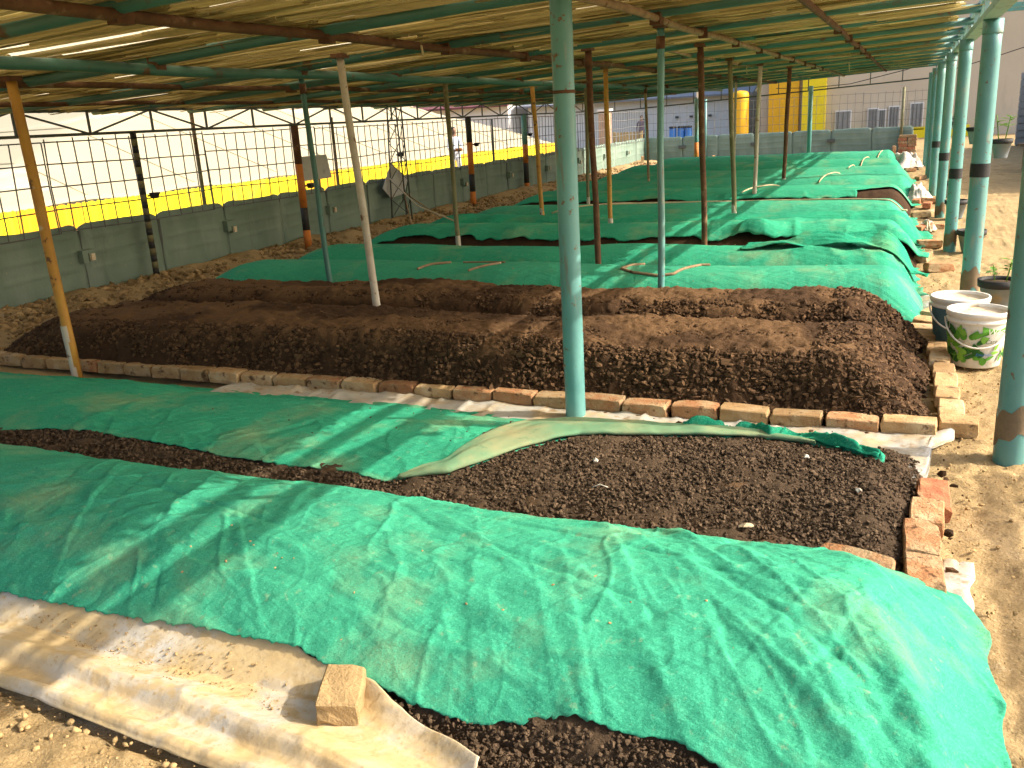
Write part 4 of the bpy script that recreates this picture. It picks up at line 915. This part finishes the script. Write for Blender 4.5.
MB().add([(-19, 44.4, 2.2), (-6.9, 44.4, 2.2), (-6.9, 50, 3.9), (-19, 50, 3.9), (-19, 44.4, 2.12), (-6.9, 44.4, 2.12), (-6.9, 50, 3.82), (-19, 50, 3.82)], [(0, 1, 2, 3), (7, 6, 5, 4), (0, 4, 5, 1), (1, 5, 6, 2), (2, 6, 7, 3), (3, 7, 4, 0)]).build('metal_roof', GREY, pb)
for x in (-10.6, -9.9, -9.0, -8.0, -12.2):
    block('bracket', pb, x-.05, x+.05, 44.7, 44.99, 1.2, 1.3, STEEL_D)
mr = thing('maroon_roofed_shed', 'distant shed with a dull maroon roof beyond the cream marquee', 'shed', (-22, 46, 0))
block('wall', mr, -26, -19.2, 44, 50, 0, 2.4, LTGREY)
MB().add([(-26.5, 43.5, 2.35), (-19.0, 43.5, 2.35), (-19.0, 48, 3.6), (-26.5, 48, 3.6), (-26.5, 43.5, 2.25), (-19.0, 43.5, 2.25), (-19.0, 48, 3.5), (-26.5, 48, 3.5)], [(0, 1, 2, 3), (7, 6, 5, 4), (0, 4, 5, 1), (1, 5, 6, 2), (2, 6, 7, 3), (3, 7, 4, 0)]).build('roof', mat('maroon_sheet', (.18, .07, .075), None, 3), mr)
up_ = thing('utility_pole', 'cream concrete pole in front of the pale building', 'pole', (-8.0, 37.5, 0))
MB().tube([(-8.0, 37.5, 0), (-8.0, 37.5, 3.2)], [.10, .08], 12).build('shaft', DUST_W, up_); MB().box((-8.0, 37.45, 2.0), (.25, .06, .05)).build('crossarm', STEEL_D, up_)
gp = thing('gate_pillar', 'pale orange masonry pillar left of the yellow barrier', 'pillar', (-11.6, 36.5, 0))
MB().box((-11.6, 36.5, .85), (.42, .42, 1.7)).build('shaft', mat('peach_render', (.45, .30, .20), (.38, .24, .16), 3), gp); MB().box((-11.6, 36.5, 1.74), (.52, .52, .08)).build('cap', LTGREY, gp)
yb_ = thing('yellow_barrier', 'ochre slatted barrier in the far yard', 'barrier', (-10.5, 36, 0))
for k in range(9): MB().box((-11.05+k*.135, 36, .62), (.10, .03, .44)).build('slat', mat('ochre_slat', (.46, .33, .13)) if k == 0 else bpy.data.materials['ochre_slat'], yb_)
for x in (-11.1, -9.93): MB().box((x, 36.04, .42), (.06, .05, .90)).build('post', bpy.data.materials['ochre_slat'], yb_)
for k, (x, lab) in enumerate(((-9.15, 'left one of three blue drums in the far yard'), (-8.80, 'middle one of three blue drums in the far yard'), (-8.50, 'right one of three blue drums, nearest the teal and orange post'))):
    t_ = thing('blue_drum', lab, 'drum', (x, 38, 0), 'blue drums in the far yard'); m_ = MB(); m_.lathe([(.13, 0), (.15, .05), (.15, .45), (.155, .47), (.15, .49), (.15, .82), (.12, .88), (0.001, .89)], 18, (x, 38, 0)); m_.build('shell', BLUE, t_)
    m_ = MB(); m_.lathe([(.155, .86), (.16, .92), (.10, .94), (.001, .945)], 18, (x, 38, 0)); m_.build('lid', BLACKR, t_)
# path side compound wall
cw = thing('block_wall', 'grey concrete block wall beyond the path at the right edge', 'wall', (3.5, 25, 0))
for c in range(10):
    m_ = MB(); z = .02+c*.205
    m_.box((5.25, 31.0, z+.1), (4.9, .20, .180)); m_.build('block_course', CRETE, cw)
MB().box((5.25, 31.02, 1.03), (4.86, .14, 2.05)).build('wall_core', CRETE, cw)
MB().box((3.6, 23.9, 1.08), (.2, 13.9, 2.16)).build('wall_core', CRETE, cw)
ldg = thing('plank_bench', 'low wooden plank bench by the block wall at the right edge', 'bench', (2.6, 21, 0))
MB().box((2.75, 21.3, .50), (1.5, .40, .05)).build('seat', WOOD, ldg)
for x in (2.15, 3.3): MB().box((x, 21.3, .235), (.08, .34, .47)).build('leg', WOOD, ldg)
# side rail right of the path
rl = thing('side_rail', 'horizontal steel pipe rail on posts along the right of the path', 'rail', (2.6, 2.5, 0))
MB().tube([(2.60, -1.2, 1.62), (2.62, 1.5, 1.61), (2.60, 4.4, 1.62)], .034, 10).build('rail', STEEL_D, rl)
for y in (-1.2, 4.4): MB().tube([(2.6, y, 0), (2.6, y, 1.66)], .03, 10).build('post', STEEL_D, rl)

# ------------------------------------------------------------------ pots, buckets, plants
def pot(x, y, z, r, h, label, hang=False, plant=0, group='black rimmed pots by the columns'):
    t_ = thing('plant_pot', label, 'pot', (x, y, z), group)
    m_ = MB(); m_.lathe([(.001, 0), (r*.62, 0), (r*.66, .01), (r*.95, h*.78), (r*.97, h*.78)], 24, (x, y, z)); m_.build('body', POT, t_)
    m_ = MB(); m_.lathe([(r*.98, h*.76), (r*1.06, h*.78), (r*1.08, h), (r*.98, h), (r*.94, h*.9)], 24, (x, y, z)); m_.build('rim', BLACKR, t_)
    m_ = MB(); m_.lathe([(.001, h*.93), (r*.5, h*.92), (r*.97, h*.88)], 24, (x, y, z)); m_.build('soil', SOIL2, t_)
    if hang:
        m_ = MB(); m_.tube([(x-r*1.0, y, z+h*.9), (x-r*1.6, y, z+h*.95)], .012, 6); m_.build('hook', STEEL_D, t_)
    if plant:
        rr = random.Random(int(x*100+y*10)); q_ = MB()
        for s_ in range(plant):
            a = rr.uniform(0, 6.28); hh = rr.uniform(.10, .20); bx, by = x+math.cos(a)*r*.3, y+math.sin(a)*r*.3
            top = Vector((bx+math.cos(a)*.03, by+math.sin(a)*.03, z+h*.9+hh)); q_.tube([(bx, by, z+h*.85), top], .004, 5)
            for l_ in range(7):
                b = rr.uniform(0, 6.28); ll = rr.uniform(.06, .11); st = Vector((bx, by, z+h*.9)).lerp(top, rr.uniform(.45, 1)); d = Vector((math.cos(b), math.sin(b), rr.uniform(-.1, .6))).normalized(); sd_ = d.cross(Vector((0, 0, 1))).normalized()*ll*.22
                q_.add([st, st+d*ll*.4+sd_, st+d*ll-Vector((0, 0, ll*.15)), st+d*ll*.4-sd_], [(0, 1, 2, 3)])
        q_.build('plant', LEAF, t_)
    return t_
pot(.655, 7.35, 0, .135, .235, 'grey pot with a black rim and green seedlings standing right of the paint buckets', plant=3)
pot(.62, 10.25, 0, .13, .22, 'grey pot with a black rim on the path behind the second visible column')
pot(.58, 13.1, 0, .13, .24, 'grey pot with a black rim on the path by the third visible column')
pot(.635, 8.0, 1.06, .072, .145, 'grey hanging pot with a leafy seedling on the column nearest behind the buckets', True, 2)
pot(.60, 10.62, 1.05, .085, .17, 'grey hanging pot on the column with the brownish band', True, 1)
pot(.56, 13.6, 1.03, .09, .18, 'grey hanging pot with yellow green leaves on the third column from the buckets', True, 1)
pot(.53, 16.6, 1.02, .11, .20, 'grey hanging pot on the fourth column from the buckets', True)
pot(.55, 16.0, 0, .13, .24, 'grey floor pot half hidden by the fourth column from the buckets')
pot(.50, 19.5, 0, .13, .24, 'grey floor pot half hidden by the fifth column from the buckets')
pot(.49, 20.0, 1.02, .11, .20, 'grey hanging pot on the fifth column from the buckets', True)
# leaves clump by the block wall
def bucket(x, y, r, h, label, bodym, name='paint_bucket'):
    t_ = thing(name, label, 'bucket', (x, y, 0), 'paint buckets on the path')
    m_ = MB(); m_.lathe([(.001, .004), (r*.80, .004), (r*.83, .012), (r*.985, h*.80)], 40, (x, y, 0)); m_.build('body', bodym, t_)
    m_ = MB(); m_.lathe([(r*.985, h*.80), (r*1.03, h*.81), (r*1.03, h*.85), (r*1.0, h*.86), (r*1.0, h*.90), (r*1.05, h*.91), (r*1.06, h*.985), (r*1.04, h), (r*.97, h), (r*.95, h*.93)], 40, (x, y, 0)); m_.build('rim', WHITE_PL, t_)
    m_ = MB(); m_.lathe([(.001, h*.90), (r*.4, h*.905), (r*.8, h*.90), (r*.96, h*.945)], 40, (x, y, 0)); m_.build('lid', DUST_W, t_)
    pts = []
    for k in range(21):
        a = PI*k/20; pts.append((x+r*1.06*math.cos(a)*1.0, y-r*.55*math.sin(a)-.045*math.sin(a)-r*.36*math.sin(a), h*.84-h*.42*math.sin(a)))
    MB().tube(pts, .005, 8).build('handle', WHITE_PL, t_)
    return t_
LABELM = mat('printed_bucket', (.58, .57, .50), (.50, .48, .40), 8, .3, .7, .5, layers=[((.42, .34, .20), 9, .58, .70), ((.30, .22, .12), 40, .62, .70, (1, 1, 1), .7)], spec=.35)
BX, BY, BR, BH = .425, 5.80, .165, .335
bk = bucket(BX, BY, BR, BH, 'white paint bucket with a green leafy print and wire handle, nearest on the path', LABELM)
bucket(.345, 6.22, .165, .33, 'second paint bucket with a dusty white lid, blue sided, behind the leafy one', mat('blue_grey_bucket', (.05, .13, .17), (.08, .16, .19), 9, layers=[((.2, .16, .1), 8, .58, .7)], spec=.4))
def wrap_text(txt, size, a0, z0, m_, off=.0015):
    cu = bpy.data.curves.new('t', 'FONT'); cu.body = txt; cu.size = size; cu.resolution_u = 2; cu.shear = .25
    to = bpy.data.objects.new('t', cu); col.objects.link(to)
    bpy.context.view_layer.update()
    me = bpy.data.meshes.new_from_object(to.evaluated_get(bpy.context.evaluated_depsgraph_get())); bpy.data.objects.remove(to)
    for v in me.vertices:
        z = z0+v.co.y; r = BR*(.83+.155*(z/(BH*.80)))+off; a = a0+v.co.x/r
        v.co = (BX+r*math.cos(a), BY+r*math.sin(a), z)
    me.materials.append(m_); o = obj('label_lettering', me, None, bk); return o
PANEL_D = mat('dark_green_print', (.06, .10, .05), None, 5, spec=.3)
GREENS = [mat('leaf_print_light', (.20, .40, .05), (.15, .33, .04), 30, spec=.3), mat('leaf_print_mid', (.10, .28, .03), (.07, .22, .02), 30, spec=.3), mat('leaf_print_dark', (.03, .13, .02), None, 30, spec=.3)]
def wrap_patch(name, pts, m_, off):
    # flat print: polygon in (angle * radius, z) wrapped on to the bucket wall
    P = np.array(pts); c = P.mean(0); V = []; n = len(P); rings = 4
    for q in range(rings+1):
        for p in P:
            u, z = c+(p-c)*q/rings if q else c+(p-c)*.001
            z = min(max(z, .02), BH*.79); r = BR*(.83+.155*(z/(BH*.80)))+off; a = u/BR
            V.append((BX+r*math.cos(a), BY+r*math.sin(a), z))
    F = [(q*n+k, q*n+(k+1) % n, (q+1)*n+(k+1) % n, (q+1)*n+k) for q in range(rings) for k in range(n)]
    return MB().add(V, F, True).build(name, m_, bk)
def leafpts(u, z, l, w, a):
    o = []
    for k in range(14):
        t = 2*PI*k/14; x_ = l*math.cos(t); y_ = w*math.sin(t)*(1-.45*math.cos(t)); o.append((u+x_*math.cos(a)-y_*math.sin(a), z+x_*math.sin(a)+y_*math.cos(a)))
    return o
rl_ = random.Random(4)
for k in range(44):
    u = BR*rl_.uniform(-3.0, -1.35)-.0; u = -BR*3.0+BR*1.75*rl_.random()**1.5
    wrap_patch('leaf_print', leafpts(u, rl_.uniform(.05, .25), rl_.uniform(.022, .045), rl_.uniform(.010, .022), rl_.uniform(0, 3)), GREENS[k % 3], .001+.0002*k)
wrap_patch('leaf_print', [(-BR*1.45, .20), (-BR*.2, .20), (-BR*.2, .262), (-BR*1.45, .262)], GREENS[1], .0006)
for k in range(7): wrap_patch('leaf_print', leafpts(BR*rl_.uniform(-1.2, -.3), rl_.uniform(.06, .20), .028, .009, rl_.uniform(0, 3)), GREENS[k % 3], .0072+.0002*k)
wrap_text('Women', .055, -1.32, .212, WHITE_PL, .0095); wrap_text('Care', .036, -1.35, .160, PANEL_D, .0095); wrap_text('Emulsion', .024, -1.62, .085, BLUE, .0095)

# ------------------------------------------------------------------ ropes and sticks on the cloths
def lay(pts, fz, r, m_, label, cat='rope', name='rope', lift=.03):
    P = np.array(pts, float); t = np.linspace(0, 1, len(P)*8); q = np.linspace(0, 1, len(P))
    x = np.interp(t, q, P[:, 0]); y = np.interp(t, q, P[:, 1]); z = fz(x, y)+lift
    tag(MB().tube(list(zip(x, y, z)), r, 7).build(name, m_), label, cat)
def allm(x, y):
    z = np.zeros(np.shape(x))
    for i in range(len(MOUNDS)):
        inside = (y > MOUNDS[i][0]) & (y < MOUNDS[i][1]); z = np.where(inside, np.maximum(z, mound(i, x, y)+np.maximum(wrinkle(x, y, 200+i*9, .8), 0)), z)
    return np.maximum(z, .18)
lay([(-3.9, 12.3), (-3.0, 12.6), (-2.2, 12.7), (-1.4, 12.6), (-.6, 12.4), (0, 12.2)], allm, .012, ROPE, 'thin white cord lying lengthwise over a far green cloth')
lay([(-4.6, 11.9), (-3.9, 12.4), (-3.2, 12.9), (-2.6, 13.1)], allm, .012, ROPE, 'pale cord running from the amber pole over the cloths')
lay([(-2.3, 13.9), (-2.1, 14.4), (-1.7, 15.1), (-1.35, 15.4)], allm, .011, ROPE, 'pale rope bend on the cloth nearest the rusty far pole', lift=.045)
lay([(-1.35, 15.6), (-1.2, 16.4), (-1.0, 17.3)], allm, .011, ROPE, 'pale rope stretch on the cloth in the middle of the far beds', lift=.045)
lay([(-1.05, 18.0), (-.95, 19.5), (-.8, 21.3), (-.6, 22.4)], allm, .011, ROPE, 'pale rope arch over the two farthest cloths', lift=.045)
m0 = lambda x, y: mound(0, x, y)
lay([(-2.02, 7.36), (-2.12, 7.26), (-2.15, 7.1), (-2.02, 7.0), (-1.8, 6.95), (-1.68, 6.98), (-1.62, 7.15), (-1.53, 7.32), (-1.46, 7.34)], m0, .012, RUSTPALE, 'bent brown stick hoop on the cloth behind the black bed, by the teal pole', 'stick', 'bent_stick')
lay([(-4.02, 6.98), (-3.96, 7.15), (-3.82, 7.26)], m0, .011, RUSTPALE, 'left short stick on the shaded cloth behind the black bed', 'stick', 'bent_stick')
lay([(-3.70, 7.27), (-3.45, 7.27), (-3.28, 7.26)], m0, .008, RUSTPALE, 'lengthwise straight stick on the shaded cloth behind the black bed', 'stick', 'bent_stick')
lay([(-3.30, 7.22), (-3.42, 7.05), (-3.50, 6.96)], m0, .011, RUSTPALE, 'right short stick on the shaded cloth behind the black bed', 'stick', 'bent_stick')
tag(MB().tube([(-7.8, 12.9, .75), (-6.2, 10.9, .50), (-4.58, 8.86, .52)], .009, 7).build('rope', ROPE), 'taut cream rope from the diamond board to the olive pole', 'rope')
tag(MB().tube([(-5.2, 39.3, 2.2), (-3.86, 39, 2.13), (-2.24, 37, 2.15), (-.36, 34, 2.43), (.4, 33, 2.6)], .014, 6).build('cable', BLACKR), 'black cable sagging across the beige building', 'cable')
tag(MB().tube([(.55, 23.4, 2.05), (1.7, 24, 2.35), (2.16, 24, 2.48), (6, 24, 3.3)], .010, 6).build('cable', BLACKR), 'thin black cable right of the columns', 'cable')
# ------------------------------------------------------------------ distant tree
def tree(x, y, h, label):
    t_ = thing('tree', label, 'tree', (x, y, 0))
    q_ = MB(); q_.tube([(x, y, 0), (x+.1, y, h*.35), (x-.1, y+.1, h*.7)], [.18, .13, .06], 8)
    for k in range(6):
        a = k*1.05; q_.tube([(x, y, h*(.4+.05*k)), (x+math.cos(a)*h*.25, y+math.sin(a)*h*.25, h*(.62+.05*k))], [.06, .02], 6)
    q_.build('trunk', WOOD, t_)
    n = 5000; d = rng.normal(size=(n, 3)); d /= np.linalg.norm(d, axis=1)[:, None]; cl = rng.integers(0, 22, n); cc_ = rng.normal(size=(22, 3))*np.array([.20, .20, .13])*h
    P = cc_[cl]+d*(rng.random((n, 1))**.5)*h*.13+np.array([x, y, h*.75])
    a = rng.normal(size=(n, 3)); a /= np.linalg.norm(a, axis=1)[:, None]; b = np.cross(a, d); s_ = .07
    V = np.stack([P-a*s_, P+b*s_*.5, P+a*s_, P-b*s_*.5], 1).reshape(-1, 3)
    obj('crown', fast_mesh('crown', V, np.arange(4*n).reshape(-1, 4), False), mat('far_leaves', (.06, .12, .03), (.04, .085, .022), 3, rnd='island', amt=.4, trans=.2), t_)
tree(-26.5, 25.2, 5.2, 'green tree crown peeking above the cream marquee at the far left')

# ------------------------------------------------------------------ people in the background
def person(loc, rz, h, shirt, legs, skin, hair, label, pose):
    V = []; E = []; Rr = []
    def v(p, r): V.append(p); Rr.append(r); return len(V)-1
    def link(*ix):
        for a, b in zip(ix, ix[1:]): E.append((a, b))
    pel = v((0, 0, .93), (.155, .12)); wai = v((0, 0, 1.08), (.145, .105)); che = v((0, .01, 1.30), (.165, .115)); nb = v((0, 0, 1.45), (.075, .07)); nk = v((0, -.005, 1.53), (.052, .055)); hd = v((0, -.02, 1.64), (.078, .098)); ht = v((0, -.01, 1.73), (.06, .075))
    link(pel, wai, che, nb, nk, hd, ht)
    for s in (-1, 1):
        hip = v((s*.095, 0, .87), (.092, .092)); kn = v((s*.11, -.02, .48), (.06, .065)); an = v((s*.11, .02, .09), (.04, .045)); toe = v((s*.125, -.13, .04), (.04, .03)); link(pel, hip, kn, an, toe)
        sh = v((s*.18, 0, 1.40), (.06, .06)); link(nb, sh)
        if pose == 'hold': el = v((s*.235, -.02, 1.13), (.042, .042)); wr = v((s*.12, -.24, 1.06), (.028, .028)); hn = v((s*.06, -.29, 1.06), (.03, .022))
        else: el = v((s*.25, .03, 1.14), (.042, .042)); wr = v((s*.25, -.05, .90), (.028, .028)); hn = v((s*.25, -.07, .82), (.03, .022))
        link(sh, el, wr, hn)
    me = bpy.data.meshes.new('p'); me.from_pydata(V, E, []); ob = bpy.data.objects.new('p', me); col.objects.link(ob)
    md = ob.modifiers.new('s', 'SKIN'); sv = me.skin_vertices[0].data
    for i, r in enumerate(Rr): sv[i].radius = r
    sv[0].use_root = True
    ob.modifiers.new('u', 'SUBSURF').levels = 2
    bpy.context.view_layer.update()
    bm_ = bpy.data.meshes.new_from_object(ob.evaluated_get(bpy.context.evaluated_depsgraph_get())); bpy.data.objects.remove(ob)
    for mm in (skin, shirt, legs, hair): bm_.materials.append(mm)
    for p in bm_.polygons:
        c = p.center; k = 0
        if c.z < .06: k = 3
        elif c.z < .80 and abs(c.x) < .22: k = 2
        elif c.z < 1.47 and not (pose == 'hold' and c.y < -.2) and not (pose != 'hold' and c.z < .95 and abs(c.x) > .2): k = 1
        p.material_index = k; p.use_smooth = True
    root = thing('person', label, 'person', loc); root.rotation_euler = (0, 0, rz); root.scale = (h/1.76,)*3
    o = bpy.data.objects.new('body', bm_); col.objects.link(o); o.parent = root
    q_ = MB(); pr = []
    for i in range(7):
        a = i/6*PI*.5; pr.append((.086*math.cos(a)+.002, 1.645+.105*math.sin(a)))
    q_.lathe(pr, 18, (0, .012, 0)); hh = q_.build('hair', hair, None); hh.parent = root; hh.location = (0, .012, .01)
    for s in (-1, 1):
        e = MB(); e.lathe([(.001, -.008), (.008, 0), (.001, .008)], 8, (s*.03, -.108, 1.655)).build('eye', BLACKR, None).parent = root
    n_ = MB(); n_.add([(-.012, -.105, 1.62), (.012, -.105, 1.62), (0, -.135, 1.617), (0, -.11, 1.66)], [(0, 1, 2), (0, 2, 3), (1, 3, 2)]).build('nose', skin, None).parent = root
    return root
SKIN = mat('skin', (.30, .17, .11), None, 9, rough=.6); HAIR = mat('hair', (.02, .017, .015)); 
p1 = person((-10.75, 21.1, 0), .9, 1.48, mat('white_kurta', (.62, .66, .72), (.56, .60, .68), 8), LTGREY, SKIN, HAIR, 'person in a white shirt behind the left fence holding a brown bowl', 'hold')
bw = thing('bowl', 'brown bowl held by the person behind the left fence', 'bowl', (-10.57, 20.95, .87))
MB().lathe([(.001, 0), (.05, .01), (.09, .05), (.10, .09), (.09, .09), (.08, .05)], 18, (-10.565, 20.955, .86)).build('bowl_body', mat('brown_clay', (.25, .11, .04), None, 9), bw)
person((-10.9, 39.5, 0), .3, 1.45, mat('purple_shirt', (.12, .09, .14)), mat('dark_trousers', (.05, .05, .06)), SKIN, HAIR, 'person in a dark purple shirt standing in the far yard', 'stand')
